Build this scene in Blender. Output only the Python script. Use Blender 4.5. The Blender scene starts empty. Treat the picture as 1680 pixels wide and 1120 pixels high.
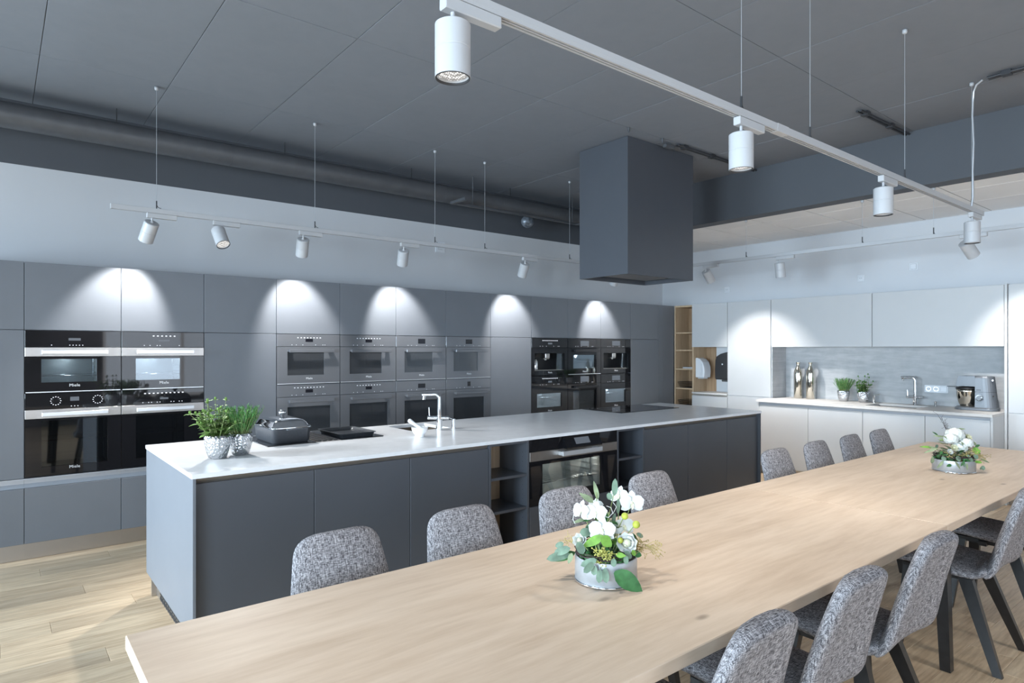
import bpy, math, random
from math import sin, cos, pi, radians, sqrt
from mathutils import Vector, Matrix, Quaternion

random.seed(7)
D = bpy.data
SC = bpy.context.scene
COL = SC.collection

# ---------------------------------------------------------------- camera, world, large lights, exposure
cam_d = D.cameras.new('camera'); cam = D.objects.new('camera', cam_d); COL.objects.link(cam)
cam.location = (0, 0, 1.51); cam.rotation_euler = (radians(90), 0, radians(-38.82))
cam_d.sensor_width = 36; cam_d.lens = 22.507; cam_d.shift_y = 0.00786; cam_d.clip_start = 0.05
SC.camera = cam
SC.view_settings.view_transform = 'Standard'; SC.view_settings.look = 'None'
SC.view_settings.gamma = 1.0; SC.view_settings.use_curve_mapping = False
SC.view_settings.exposure = 1.37
SC.cycles.use_denoising = True
SC.cycles.max_bounces = 12; SC.cycles.diffuse_bounces = 8; SC.cycles.glossy_bounces = 4
SC.cycles.transparent_max_bounces = 8
SC.cycles.caustics_reflective = False; SC.cycles.caustics_refractive = False
SC.cycles.sample_clamp_indirect = 6.0

world = D.worlds.new('world'); SC.world = world; world.use_nodes = True
bg = world.node_tree.nodes['Background']
bg.inputs[0].default_value = (0.62, 0.78, 1.0, 1); bg.inputs[1].default_value = 1.2

def area(name, loc, rot, sx, sy, col, power):
    l = D.lights.new(name, 'AREA'); l.shape = 'RECTANGLE'; l.size = sx; l.size_y = sy
    l.color = col; l.energy = power
    o = D.objects.new(name, l); COL.objects.link(o); o.location = loc; o.rotation_euler = rot
    return o
DAY = (0.70, 0.85, 1.0)
# daylight entering at the three windows of the left wall and the two behind the camera
for wy, wp in ((-2.2, 280), (0.9, 340), (5.0, 310)):
    area('window_daylight', (-4.75, wy, 1.75), (0, radians(-58), 0), 2.2, 2.4, DAY, wp)
for wx in (-1.2, 3.2):
    area('window_daylight', (wx, -4.05, 1.65), (radians(90), 0, 0), 3.0, 2.3, (0.95, 0.96, 1.0), 22)
SPOT_W = 31.5
DOWN_W = 35.0

# ---------------------------------------------------------------- materials
def lin(c): return tuple(((v/255)/12.92 if v/255 <= 0.04045 else ((v/255+0.055)/1.055)**2.4) for v in c)
def newmat(name, col, rough=0.5, metal=0.0, coat=0.0, spec=0.5):
    m = D.materials.new(name); m.use_nodes = True
    b = m.node_tree.nodes['Principled BSDF']
    b.inputs['Base Color'].default_value = (*col, 1); b.inputs['Roughness'].default_value = rough
    b.inputs['Metallic'].default_value = metal; b.inputs['Coat Weight'].default_value = coat
    b.inputs['Specular IOR Level'].default_value = spec
    return m
def nt(m): return m.node_tree.nodes, m.node_tree.links, m.node_tree.nodes['Principled BSDF']
def tex_coord(m, scale, kind='Object', add_random=False):
    n, l, b = nt(m)
    tc = n.new('ShaderNodeTexCoord'); mp = n.new('ShaderNodeMapping')
    mp.inputs['Scale'].default_value = scale
    l.new(tc.outputs[kind], mp.inputs['Vector'])
    if add_random:
        oi = n.new('ShaderNodeObjectInfo'); mu = n.new('ShaderNodeVectorMath'); mu.operation = 'SCALE'
        mu.inputs[0].default_value = (7.3, 11.1, 3.7); l.new(oi.outputs['Random'], mu.inputs['Scale'])
        ad = n.new('ShaderNodeVectorMath'); ad.operation = 'ADD'
        l.new(tc.outputs[kind], ad.inputs[0]); l.new(mu.outputs[0], ad.inputs[1]); l.new(ad.outputs[0], mp.inputs['Vector'])
    return mp.outputs[0]
def noise(m, vec, scale, detail=3, rough=0.5, dist=0.0):
    n, l, b = nt(m); t = n.new('ShaderNodeTexNoise'); t.inputs['Scale'].default_value = scale
    t.inputs['Detail'].default_value = detail; t.inputs['Roughness'].default_value = rough; t.inputs['Distortion'].default_value = dist
    if vec: l.new(vec, t.inputs['Vector'])
    return t.outputs['Fac']
def ramp(m, fac, stops):
    n, l, b = nt(m); r = n.new('ShaderNodeValToRGB')
    e = r.color_ramp.elements
    while len(e) < len(stops): e.new(0.5)
    for i, (p, c) in enumerate(stops):
        e[i].position = p; e[i].color = (*c, 1) if len(c) == 3 else c
    l.new(fac, r.inputs[0]); return r.outputs[0]
def mix(m, fac, a, b_, mode='MIX'):
    n, l, b = nt(m); x = n.new('ShaderNodeMix'); x.data_type = 'RGBA'; x.blend_type = mode
    if isinstance(fac, float): x.inputs[0].default_value = fac
    else: l.new(fac, x.inputs[0])
    for v, i in ((a, 6), (b_, 7)):
        if isinstance(v, tuple): x.inputs[i].default_value = (*v, 1)
        else: l.new(v, x.inputs[i])
    return x.outputs[2]
def to_col(m, s): n, l, b = nt(m); l.new(s, b.inputs['Base Color'])
def bump(m, h, strength=0.2, dist=0.01):
    n, l, b = nt(m); x = n.new('ShaderNodeBump'); x.inputs['Strength'].default_value = strength; x.inputs['Distance'].default_value = dist
    l.new(h, x.inputs['Height']); l.new(x.outputs[0], b.inputs['Normal'])
def plain(name, c8, rough=0.5, metal=0, coat=0, spec=0.5, var=0.06, scale=6.0):
    c = lin(c8) if max(c8) > 1 else c8
    m = newmat(name, c, rough, metal, coat, spec)
    f = noise(m, tex_coord(m, (1, 1, 1)), scale, 4)
    to_col(m, ramp(m, f, [(0.3, tuple(v*(1-var) for v in c)), (0.7, tuple(min(1, v*(1+var)) for v in c))]))
    return m
def emis(name, col, s):
    m = newmat(name, (0.02, 0.02, 0.02), 0.3); b = m.node_tree.nodes['Principled BSDF']
    b.inputs['Emission Color'].default_value = (*col, 1); b.inputs['Emission Strength'].default_value = s
    return m

M = {}
M['dark'] = plain('dark_grey_laminate', (0.165, 0.180, 0.204), 0.42, var=0.02)
M['dark_carcass'] = plain('dark_grey_carcass', (0.06, 0.062, 0.068), 0.5, var=0.03)
M['island'] = plain('anthracite_laminate', (0.074, 0.081, 0.095), 0.36, var=0.02)
M['gap'] = plain('black_gap', (0.012, 0.012, 0.014), 0.7)
M['rail'] = plain('champagne_metal', (0.50, 0.45, 0.40), 0.32, 0.8, var=0.03)
M['plinth'] = plain('brushed_plinth_metal', (0.46, 0.43, 0.40), 0.28, 0.85, var=0.03)
M['recess'] = plain('pale_recess', (0.52, 0.55, 0.60), 0.35, 0.3, var=0.02)
M['wall_white'] = plain('white_paint', (0.62, 0.64, 0.67), 0.75, var=0.015, scale=2)
M['wall_dark'] = plain('slate_paint', (0.083, 0.091, 0.105), 0.7, var=0.03, scale=2)
M['wall_warm'] = plain('taupe_paint', (0.22, 0.20, 0.19), 0.8, var=0.03, scale=2)
M['white'] = plain('white_laminate', (0.52, 0.53, 0.54), 0.4, var=0.01)
M['white_edge'] = plain('white_edge', (0.7, 0.71, 0.73), 0.5, var=0.01)
M['counter'] = plain('white_stone_counter', (0.86, 0.87, 0.885), 0.26, var=0.035, scale=14)
M['paint_white'] = plain('white_powder_coat', (0.49, 0.50, 0.52), 0.35, var=0.01)
M['slot'] = plain('track_slot', (0.10, 0.10, 0.10), 0.5)
M['cord'] = plain('steel_cord', (0.55, 0.57, 0.6), 0.35, 0.6)
M['black_plastic'] = plain('black_plastic', (0.018, 0.018, 0.02), 0.35)
M['black_wood'] = plain('black_stained_wood', (0.012, 0.011, 0.011), 0.32, var=0.3, scale=30)
M['chrome'] = plain('chrome', (0.80, 0.82, 0.84), 0.06, 1.0, var=0.01)
M['steel'] = plain('brushed_steel', (0.46, 0.44, 0.42), 0.34, 1.0, var=0.05, scale=20)
M['handle'] = plain('satin_aluminium', (0.80, 0.82, 0.85), 0.30, 0.7, var=0.02)
M['nickel'] = plain('polished_nickel', (0.66, 0.62, 0.54), 0.09, 1.0, var=0.02)
M['mixer'] = plain('silver_paint', (0.15, 0.163, 0.18), 0.36, 0.25, var=0.02)
M['porcelain'] = plain('white_porcelain', (0.85, 0.86, 0.87), 0.15, coat=0.4, var=0.01)
M['soil'] = plain('dark_soil', (0.035, 0.022, 0.014), 0.9, var=0.4, scale=60)
M['bglass'] = newmat('black_oven_glass', (0.010, 0.010, 0.012), 0.03, 0, 0.0, 0.45)
M['ggraph'] = plain('graphite_oven_glass', (0.185, 0.193, 0.210), 0.16, 0.3, 0.1, var=0.02)
M['hobglass'] = newmat('black_hob_glass', (0.012, 0.012, 0.014), 0.05, 0, 0.3, 0.6)
M['symbol'] = emis('lit_symbols', (0.85, 0.9, 1.0), 0.55)
M['print'] = plain('printed_white', (0.75, 0.77, 0.8), 0.5, var=0.01)
M['screen'] = emis('display_screen', (0.35, 0.42, 0.52), 0.11)
M['screen_dark'] = newmat('display_glass', (0.012, 0.013, 0.018), 0.08)
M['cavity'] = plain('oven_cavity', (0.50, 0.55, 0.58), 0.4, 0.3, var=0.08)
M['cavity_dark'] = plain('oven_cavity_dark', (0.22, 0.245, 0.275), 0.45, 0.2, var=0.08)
M['duct'] = plain('painted_duct', (0.10, 0.105, 0.115), 0.45, 0.2, var=0.1, scale=9)
M['foil'] = plain('foil_wrap', (0.22, 0.25, 0.29), 0.35, 0.5, var=0.5, scale=30)
M['conduit'] = plain('dark_conduit', (0.05, 0.052, 0.058), 0.4, 0.3)
M['tile'] = plain('mineral_ceiling_tile', (0.84, 0.825, 0.81), 0.9, var=0.02, scale=3)
M['enamel'] = plain('dark_enamel', (0.040, 0.045, 0.052), 0.33, 0.2, var=0.15, scale=40)
M['casserole'] = plain('grey_cast_aluminium', (0.085, 0.092, 0.105), 0.38, 0.4, var=0.08, scale=60)
M['tile_grid'] = plain('grey_ceiling_grid', (0.40, 0.39, 0.385), 0.7)
M['socket'] = plain('socket_plastic', (0.72, 0.75, 0.79), 0.3, var=0.01)
M['book'] = plain('grey_book_cover', (0.45, 0.47, 0.5), 0.6)
M['wire_black'] = plain('black_wire', (0.015, 0.013, 0.012), 0.4)
M['sink'] = plain('bronze_sink', (0.16, 0.13, 0.10), 0.35, 0.5, var=0.05)
M['sink_dark'] = plain('grey_steel_sink', (0.07, 0.07, 0.075), 0.35, 0.5)

def transp_glass(name, tint, gl=0.10, glcol=(0.9, 0.95, 1), refl_mix=0.0):
    m = D.materials.new(name); m.use_nodes = True; n = m.node_tree.nodes; l = m.node_tree.links
    n.remove(n['Principled BSDF'])
    out = n['Material Output']; t = n.new('ShaderNodeBsdfTransparent'); g = n.new('ShaderNodeBsdfGlossy')
    t.inputs[0].default_value = (*tint, 1); g.inputs[0].default_value = (*glcol, 1); g.inputs['Roughness'].default_value = 0.03
    lw = n.new('ShaderNodeLayerWeight'); lw.inputs[0].default_value = 0.3
    mr = n.new('ShaderNodeMapRange'); mr.inputs[3].default_value = gl; mr.inputs[4].default_value = 0.7
    src = t
    if refl_mix:
        dd = n.new('ShaderNodeBsdfDiffuse'); dd.inputs[0].default_value = (0.10, 0.108, 0.12, 1); src = n.new('ShaderNodeMixShader')  # diffuse grey mixed in as the room's reflection in the pane
        src.inputs[0].default_value = refl_mix; l.new(t.outputs[0], src.inputs[1]); l.new(dd.outputs[0], src.inputs[2])
    mx = n.new('ShaderNodeMixShader'); l.new(lw.outputs['Fresnel'], mr.inputs[0]); l.new(mr.outputs[0], mx.inputs[0])
    l.new(src.outputs[0], mx.inputs[1]); l.new(g.outputs[0], mx.inputs[2]); l.new(mx.outputs[0], out.inputs[0])
    return m
M['pane'] = transp_glass('oven_window_glass', (0.62, 0.66, 0.68), 0.07)
M['pane_dark'] = transp_glass('tinted_reflection_oven_window', (0.42, 0.45, 0.48), 0.06, refl_mix=0.45)  # tinted glass with its grey reflections put into the colour
M['pane_black'] = transp_glass('black_oven_window', (0.35, 0.38, 0.40), 0.05)
M['win_pane'] = transp_glass('window_glass', (0.95, 0.97, 0.97), 0.04)

def wood(name, pal, sx, sy, axis='x', rough=0.45, random_tone=0.0, knots=True, bumpv=0.05):
    m = newmat(name, pal[1], rough)
    s = {'x': (sx, sy, sy), 'y': (sy, sx, sy), 'z': (sy, sy, sx)}[axis]
    v = tex_coord(m, s, add_random=random_tone > 0)
    f = noise(m, v, 1.0, 6, 0.62, 0.6)
    c = ramp(m, f, [(0.28, pal[0]), (0.5, pal[1]), (0.72, pal[2])])
    v2 = tex_coord(m, tuple(q*5 for q in s), add_random=random_tone > 0)
    f2 = noise(m, v2, 1.0, 3, 0.6)
    c = mix(m, 0.35, c, ramp(m, f2, [(0.35, pal[0]), (0.62, pal[2])]))
    if knots:
        n, l, b = nt(m); vo = n.new('ShaderNodeTexVoronoi'); vo.inputs['Scale'].default_value = 1.0
        kv = {'x': (1.7, 3.6, 3.6), 'y': (3.6, 1.7, 3.6), 'z': (3.6, 3.6, 1.7)}[axis]
        l.new(tex_coord(m, kv, add_random=random_tone > 0), vo.inputs['Vector'])
        k = ramp(m, vo.outputs['Distance'], [(0.02, (0.75,)*3), (0.06, (0,)*3)])
        c = mix(m, k, c, tuple(q*0.45 for q in pal[0]))
    if random_tone:
        n, l, b = nt(m); oi = n.new('ShaderNodeObjectInfo')
        t = ramp(m, oi.outputs['Random'], [(0, (1-random_tone,)*3), (0.5, (1, 0.985, 0.96)), (1, (1+random_tone*0.45, 1+random_tone*0.42, 1+random_tone*0.36))])
        c = mix(m, 1.0, c, t, 'MULTIPLY')
    to_col(m, c); bump(m, f2, bumpv, 0.004)
    return m
M['table'] = wood('oak_tabletop', [(0.44, 0.332, 0.242), (0.545, 0.428, 0.325), (0.615, 0.50, 0.395)], 0.8, 7, 'x', 0.5)
M['floor'] = wood('oak_floor_plank', [(0.38, 0.262, 0.165), (0.61, 0.455, 0.30), (0.78, 0.62, 0.44)], 1.1, 13, 'x', 0.42, 0.22, False)
M['oak'] = wood('oak_veneer', [(0.20, 0.12, 0.065), (0.34, 0.22, 0.13), (0.44, 0.31, 0.19)], 1.2, 16, 'z', 0.5, 0, False)
M['oak_edge'] = wood('oak_edge', [(0.40, 0.28, 0.17), (0.52, 0.38, 0.25), (0.6, 0.46, 0.31)], 1.2, 16, 'z', 0.5, 0, False)

def fabric(name):
    m = newmat(name, (0.3, 0.3, 0.32), 0.95, spec=0.15)
    a = noise(m, tex_coord(m, (55, 420, 420)), 1.0, 2, 0.6)
    b_ = noise(m, tex_coord(m, (420, 60, 60)), 1.0, 2, 0.6)
    n, l, b = nt(m)
    mm = n.new('ShaderNodeMath'); mm.operation = 'ADD'; l.new(a, mm.inputs[0]); l.new(b_, mm.inputs[1])
    h = n.new('ShaderNodeMath'); h.operation = 'MULTIPLY'; h.inputs[1].default_value = 0.5; l.new(mm.outputs[0], h.inputs[0])
    c = ramp(m, h.outputs[0], [(0.38, (0.040, 0.038, 0.044)), (0.50, (0.20, 0.195, 0.208)), (0.62, (0.45, 0.44, 0.46))])
    to_col(m, c); bump(m, h.outputs[0], 0.5, 0.003)
    return m
M['fabric'] = fabric('grey_melange_fabric')
def concrete(name, a, b_, streak=(0.6, 2.2, 14), rough=0.6):
    m = newmat(name, a, rough)
    f = noise(m, tex_coord(m, streak), 1.3, 8, 0.65, 0.4)
    g = noise(m, tex_coord(m, (1, 1, 1)), 9, 6, 0.6)
    c = ramp(m, f, [(0.3, a), (0.7, b_)])
    c = mix(m, 0.3, c, ramp(m, g, [(0.3, a), (0.7, b_)]))
    to_col(m, c); return m
M['splash'] = concrete('concrete_backsplash', (0.33, 0.345, 0.36), (0.52, 0.53, 0.54))
M['worktop2'] = concrete('pale_stone_worktop', (0.56, 0.54, 0.52), (0.68, 0.665, 0.65), (3, 3, 3))
M['ceil'] = concrete('grey_painted_concrete', (0.195, 0.212, 0.240), (0.228, 0.245, 0.275), (0.8, 0.8, 0.8), 0.7)
def hammered(name):
    m = newmat(name, (0.62, 0.64, 0.67), 0.16, 1.0)
    n, l, b = nt(m); vo = n.new('ShaderNodeTexVoronoi'); vo.inputs['Scale'].default_value = 95
    l.new(tex_coord(m, (1, 1, 0.7)), vo.inputs['Vector']); bump(m, vo.outputs['Distance'], 0.9, 0.006)
    return m
M['hammered'] = hammered('hammered_silver')
M['zinc'] = plain('zinc_planter', (0.42, 0.44, 0.46), 0.42, 0.5, var=0.12, scale=25)
def leafmat(name, c, r=0.6, var=0.25, trans=0.15):
    m = newmat(name, c, r, spec=0.25)
    f = noise(m, tex_coord(m, (1, 1, 1)), 40, 2)
    to_col(m, ramp(m, f, [(0.3, tuple(v*(1-var) for v in c)), (0.7, tuple(v*(1+var) for v in c))]))
    return m
M['mint'] = leafmat('mint_leaf', (0.20, 0.33, 0.09))
M['mint_dark'] = leafmat('basil_leaf', (0.10, 0.24, 0.05))
M['rosemary'] = leafmat('rosemary_leaf', (0.09, 0.27, 0.075))
M['stem'] = leafmat('green_stem', (0.24, 0.30, 0.12))
M['euca'] = leafmat('eucalyptus_leaf', (0.15, 0.22, 0.16))
M['olive'] = leafmat('olive_leaf', (0.22, 0.27, 0.16))
M['leaf_green'] = leafmat('bright_leaf', (0.15, 0.30, 0.05))
M['leaf_dark'] = leafmat('dark_leaf', (0.04, 0.12, 0.04), 0.4)
M['berry'] = leafmat('seed_spray', (0.42, 0.42, 0.12), 0.6)
M['berry_brown'] = leafmat('brown_seed_spray', (0.38, 0.31, 0.13), 0.6)
M['lime'] = leafmat('lime_bud', (0.36, 0.40, 0.06), 0.5)
M['petal'] = leafmat('white_petal', (0.60, 0.62, 0.60), 0.6, 0.03)
M['petal_cream'] = leafmat('cream_petal', (0.58, 0.58, 0.42), 0.6, 0.06)
M['twig'] = leafmat('dark_twig', (0.05, 0.035, 0.035), 0.8, 0.4)
M['lens'] = emis('lamp_lens', (1.0, 0.98, 0.95), 1.0)
_m = M['lens']; _n, _l, _b = nt(_m); _v = _n.new('ShaderNodeTexVoronoi'); _v.inputs['Scale'].default_value = 150; _v.inputs['Randomness'].default_value = 0.25
_l.new(tex_coord(_m, (1, 1, 1)), _v.inputs['Vector'])
_r = _n.new('ShaderNodeMapRange'); _r.inputs[1].default_value = 0.1; _r.inputs[2].default_value = 0.55; _r.inputs[3].default_value = 0.8; _r.inputs[4].default_value = 0.12
_l.new(_v.outputs['Distance'], _r.inputs[0]); _l.new(_r.outputs[0], _b.inputs['Emission Strength'])

# ---------------------------------------------------------------- mesh helpers
class MB:
    def __init__(s): s.v = []; s.f = []; s.sm = []
    def add(s, v, f, smooth=False):
        o = len(s.v); s.v += [tuple(p) for p in v]; s.f += [tuple(i+o for i in q) for q in f]; s.sm += [smooth]*len(f); return s
    def box(s, x0, x1, y0, y1, z0, z1, c=0.0):
        if x0 > x1: x0, x1 = x1, x0
        if y0 > y1: y0, y1 = y1, y0
        if z0 > z1: z0, z1 = z1, z0
        if c <= 0:
            v = [(x, y, z) for z in (z0, z1) for y in (y0, y1) for x in (x0, x1)]
            return s.add(v, [(0, 2, 3, 1), (4, 5, 7, 6), (0, 1, 5, 4), (2, 6, 7, 3), (0, 4, 6, 2), (1, 3, 7, 5)])
        lo = (x0, y0, z0); hi = (x1, y1, z1); v = []; idx = {}
        for ax in range(3):
            for sx in (0, 1):
                for sy in (0, 1):
                    for sz in (0, 1):
                        sg = (sx, sy, sz); p = []
                        for a in range(3):
                            e = hi[a] if sg[a] else lo[a]
                            p.append(e if a == ax else (e-c if sg[a] else e+c))
                        idx[(ax, sg)] = len(v); v.append(p)
        f = []
        for ax in range(3):
            o1, o2 = [a for a in range(3) if a != ax]
            for sd in (0, 1):
                q = []
                for (a, b) in ((0, 0), (1, 0), (1, 1), (0, 1)):
                    sg = [0, 0, 0]; sg[ax] = sd; sg[o1] = a; sg[o2] = b; q.append(idx[(ax, tuple(sg))])
                if (sd == 1) == (ax == 1): q.reverse()
                f.append(q)
        for ax in range(3):
            o1, o2 = [a for a in range(3) if a != ax]
            for a in (0, 1):
                for b in (0, 1):
                    sg0 = [0, 0, 0]; sg0[o1] = a; sg0[o2] = b; sg1 = list(sg0); sg1[ax] = 1
                    q = [idx[(o1, tuple(sg0))], idx[(o1, tuple(sg1))], idx[(o2, tuple(sg1))], idx[(o2, tuple(sg0))]]
                    f.append(q)
        for sg in [(a, b, d) for a in (0, 1) for b in (0, 1) for d in (0, 1)]:
            f.append([idx[(0, sg)], idx[(1, sg)], idx[(2, sg)]])
        ctr = Vector([(lo[i]+hi[i])/2 for i in range(3)])
        ff = []
        for q in f:
            p = [Vector(v[i]) for i in q]; nrm = (p[1]-p[0]).cross(p[2]-p[0]); m = sum(p, Vector())/len(p)
            ff.append(q if nrm.dot(m-ctr) >= 0 else list(reversed(q)))
        return s.add(v, ff)
    def prism(s, pts, a0, a1, axis='y'):
        """pts: 2D outline; extruded along axis from a0 to a1"""
        def mk(p, a):
            return {'x': (a, p[0], p[1]), 'y': (p[0], a, p[1]), 'z': (p[0], p[1], a)}[axis]
        n = len(pts); v = [mk(p, a0) for p in pts]+[mk(p, a1) for p in pts]
        f = [tuple(range(n)), tuple(range(2*n-1, n-1, -1))]+[((i+1) % n, i, i+n, (i+1) % n+n) for i in range(n)]
        return s.add(v, f)
    def cyl(s, p0, p1, r0, r1=None, n=20, caps=True):
        r1 = r0 if r1 is None else r1
        p0 = Vector(p0); p1 = Vector(p1); d = (p1-p0).normalized()
        a = d.orthogonal().normalized(); b = d.cross(a)
        v = []
        for p, r in ((p0, r0), (p1, r1)):
            v += [p+(a*cos(2*pi*i/n)+b*sin(2*pi*i/n))*r for i in range(n)]
        s.add(v, [(i, (i+1) % n, (i+1) % n+n, i+n) for i in range(n)], True)
        if caps:
            s.add(v[:n], [tuple(reversed(range(n)))]); s.add(v[n:], [tuple(range(n))])
        return s
    def tube(s, pts, r, n=8, caps=True):
        pts = [Vector(p) for p in pts]; rings = []; m = len(pts)
        rs = r if isinstance(r, (list, tuple)) else [r]*m
        up = None
        for i, p in enumerate(pts):
            d = (pts[min(i+1, m-1)]-pts[max(i-1, 0)]).normalized()
            if up is None: up = d.orthogonal().normalized()
            else: up = (up-d*up.dot(d)).normalized()
            b = d.cross(up)
            rings.append([p+(up*cos(2*pi*k/n)+b*sin(2*pi*k/n))*rs[i] for k in range(n)])
        v = [q for rg in rings for q in rg]
        f = [(i*n+k, i*n+(k+1) % n, (i+1)*n+(k+1) % n, (i+1)*n+k) for i in range(m-1) for k in range(n)]
        s.add(v, f, True)
        if caps: s.add(rings[0], [tuple(reversed(range(n)))]); s.add(rings[-1], [tuple(range(n))])
        return s
    def lathe(s, prof, cx=0, cy=0, z=0, n=28, sx=1.0, sy=1.0, smooth=True):
        v = []; m = len(prof)
        for (r, h) in prof:
            v += [(cx+r*sx*cos(2*pi*k/n), cy+r*sy*sin(2*pi*k/n), z+h) for k in range(n)]
        f = [(i*n+k, i*n+(k+1) % n, (i+1)*n+(k+1) % n, (i+1)*n+k) for i in range(m-1) for k in range(n)]
        return s.add(v, f, smooth)
    def ball(s, c, r, n=8, m=6, sq=(1, 1, 1)):
        prof = [(max(1e-4, sin(pi*i/m)), -cos(pi*i/m)) for i in range(m+1)]
        v = []
        for (a, h) in prof: v += [(c[0]+a*r*sq[0]*cos(2*pi*k/n), c[1]+a*r*sq[1]*sin(2*pi*k/n), c[2]+h*r*sq[2]) for k in range(n)]
        f = [(i*n+k, i*n+(k+1) % n, (i+1)*n+(k+1) % n, (i+1)*n+k) for i in range(m) for k in range(n)]
        return s.add(v, f, True)
    def leaf(s, base, direc, normal, L, W, curl=0.2, fold=0.15, n=5, tip=1.0):
        d = Vector(direc).normalized(); nr = Vector(normal); nr = (nr-d*nr.dot(d))
        nr = nr.normalized() if nr.length > 1e-6 else d.orthogonal().normalized()
        sd = d.cross(nr); b = Vector(base); v = []
        for i in range(n+1):
            t = i/n; w = W*0.5*(sin(pi*min(1, t**0.8*0.97+0.03))**0.8) if tip == 1.0 else W*0.5*sqrt(max(0, 1-(2*t-1)**2))
            c = b+d*(L*t)-nr*(curl*L*t*t)
            v += [c-sd*w+nr*(fold*w), c, c+sd*w+nr*(fold*w)]
        f = []
        for i in range(n):
            o = i*3; f += [(o, o+1, o+4, o+3), (o+1, o+2, o+5, o+4)]
        return s.add(v, f, True)
    def build(s, name, mat, parent=None, loc=None, local=False, **props):
        me = D.meshes.new(name); off = Vector((0, 0, 0))
        if loc is not None: off = Vector(loc)
        elif parent is not None and not local:
            p = parent
            while p: off += p.location; p = p.parent
        me.from_pydata([tuple(Vector(q)-off) for q in s.v], [], s.f)
        if any(s.sm): me.polygons.foreach_set('use_smooth', s.sm)
        me.materials.append(M[mat] if isinstance(mat, str) else mat); me.update()
        o = D.objects.new(name, me); COL.objects.link(o)
        if parent is not None: o.parent = parent
        if loc is not None: o.location = loc
        for k, q in props.items(): o[k] = q
        return o
def bx(*a, c=0.0): return MB().box(*a, c=c)
def tag(o, label=None, cat=None, group=None, kind=None):
    if label: o['label'] = label
    if cat: o['category'] = cat
    if group: o['group'] = group
    if kind: o['kind'] = kind
    return o
def thing(name, label, cat, loc=(0, 0, 0), group=None, rz=0):
    o = D.objects.new(name, None); o.empty_display_size = 0.1; COL.objects.link(o); o.location = loc
    o.rotation_euler = (0, 0, rz)
    return tag(o, label, cat, group)
def copy_tree(o, parent=None):
    c = o.copy(); COL.objects.link(c)
    if parent is not None: c.parent = parent
    for ch in [k for k in D.objects if k.parent == o]: copy_tree(ch, c)
    return c
_tx = {}
def text(name, body, size, loc, rot, mat, parent, ext=0.0004):
    key = (body, size)
    if key not in _tx:
        cu = D.curves.new(name, 'FONT'); cu.body = body; cu.size = size; cu.extrude = ext; cu.align_x = 'CENTER'; cu.align_y = 'CENTER'
        cu.resolution_u = 2; cu.space_character = 1.05
        tmp = D.objects.new('lettering', cu); me = D.meshes.new_from_object(tmp); D.objects.remove(tmp)
        me.materials.clear(); me.materials.append(M[mat]); _tx[key] = me
    o = D.objects.new(name, _tx[key]); COL.objects.link(o); o.parent = parent
    off = Vector((0, 0, 0)); p = parent
    while p: off += p.location; p = p.parent
    o.location = Vector(loc)-off; o.rotation_euler = rot
    return o

# ================================================================ SETTING
XL, XR, YF, YB, ZC = -4.0, 8.10, -4.0, 6.32, 3.45
XB, ZS = 6.34, 2.955          # bulkhead plane and underside of the white suspended ceiling
st = lambda o: tag(o, kind='structure')

fl = st(bx(XL-.2, XR+.2, YF-.2, YB+.2, -.20, -.005).build('floor', 'floor', loc=(0, 0, 0)))
pm = None
PW, PL = 0.183, 1.215
row = 0; y = -0.20
while y < 5.80:
    offx = [0, .42, .81, .2, .6, 1.0][row % 6]
    x = -1.9 + offx - .3
    while x < 7.35:
        if pm is None:
            pb = bx(0, PL-.0016, 0, PW-.0016, -.0049, 0, c=.0012); o = pb.build('plank', 'floor', fl, local=True); pm = o.data
        else:
            o = D.objects.new('plank', pm); COL.objects.link(o); o.parent = fl
        o.location = (x, y, 0); x += PL
    y += PW; row += 1

# walls
wb = st(bx(XL-.2, XR+.2, YB, YB+.2, 0, ZS).build('wall_back', 'wall_white', loc=(0, 0, 0)))
bx(XL, XB+.18, YB-.004, YB+.19, ZS, ZC+.05).build('painted_band', 'wall_dark', wb, label='dark slate painted band along the top of the wall')
wr = st(bx(XR, XR+.2, YF-.2, YB, 0, ZC).build('wall_right', 'wall_white', loc=(0, 0, 0)))
# left wall with three window openings
w = MB(); ys = [(-3.45, -0.95), (-0.35, 2.15), (3.75, 6.25)]
w.box(XL-.2, XL, YF-.2, YB, 0, .25).box(XL-.2, XL, YF-.2, YB, 2.35, ZC)
for a, b in ((YF-.2, ys[0][0]), (ys[0][1], ys[1][0]), (ys[1][1], ys[2][0]), (ys[2][1], YB)): w.box(XL-.2, XL, a, b, .25, 2.35)
wl = st(w.build('wall_left', 'wall_white', loc=(0, 0, 0)))
w = MB(); xs = [(-2.7, .3), (1.7, 4.7)]
w.box(XL, XR, YF-.2, YF, 0, .5).box(XL, XR, YF-.2, YF, 2.8, ZC)
for a, b in ((XL, xs[0][0]), (xs[0][1], xs[1][0]), (xs[1][1], XR)): w.box(a, b, YF-.2, YF, .5, 2.8)
wf = st(w.build('wall_front', 'wall_warm', loc=(0, 0, 0)))
k = 1
for a, b in ys:
    fr = MB()
    for c0, c1 in ((a, a+.06), ((a+b)/2-.03, (a+b)/2+.03), (b-.06, b)): fr.box(XL-.13, XL-.07, c0, c1, .25, 2.35)
    fr.box(XL-.13, XL-.07, a, b, .25, .31).box(XL-.13, XL-.07, a, b, 2.29, 2.35)
    wn = st(fr.build('window_%d' % k, 'black_plastic', loc=(0, 0, 0))); k += 1
    for c0, c1 in ((a+.06, (a+b)/2-.03), ((a+b)/2+.03, b-.06)): bx(XL-.103, XL-.097, c0, c1, .31, 2.29).build('pane', 'win_pane', wn)
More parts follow.
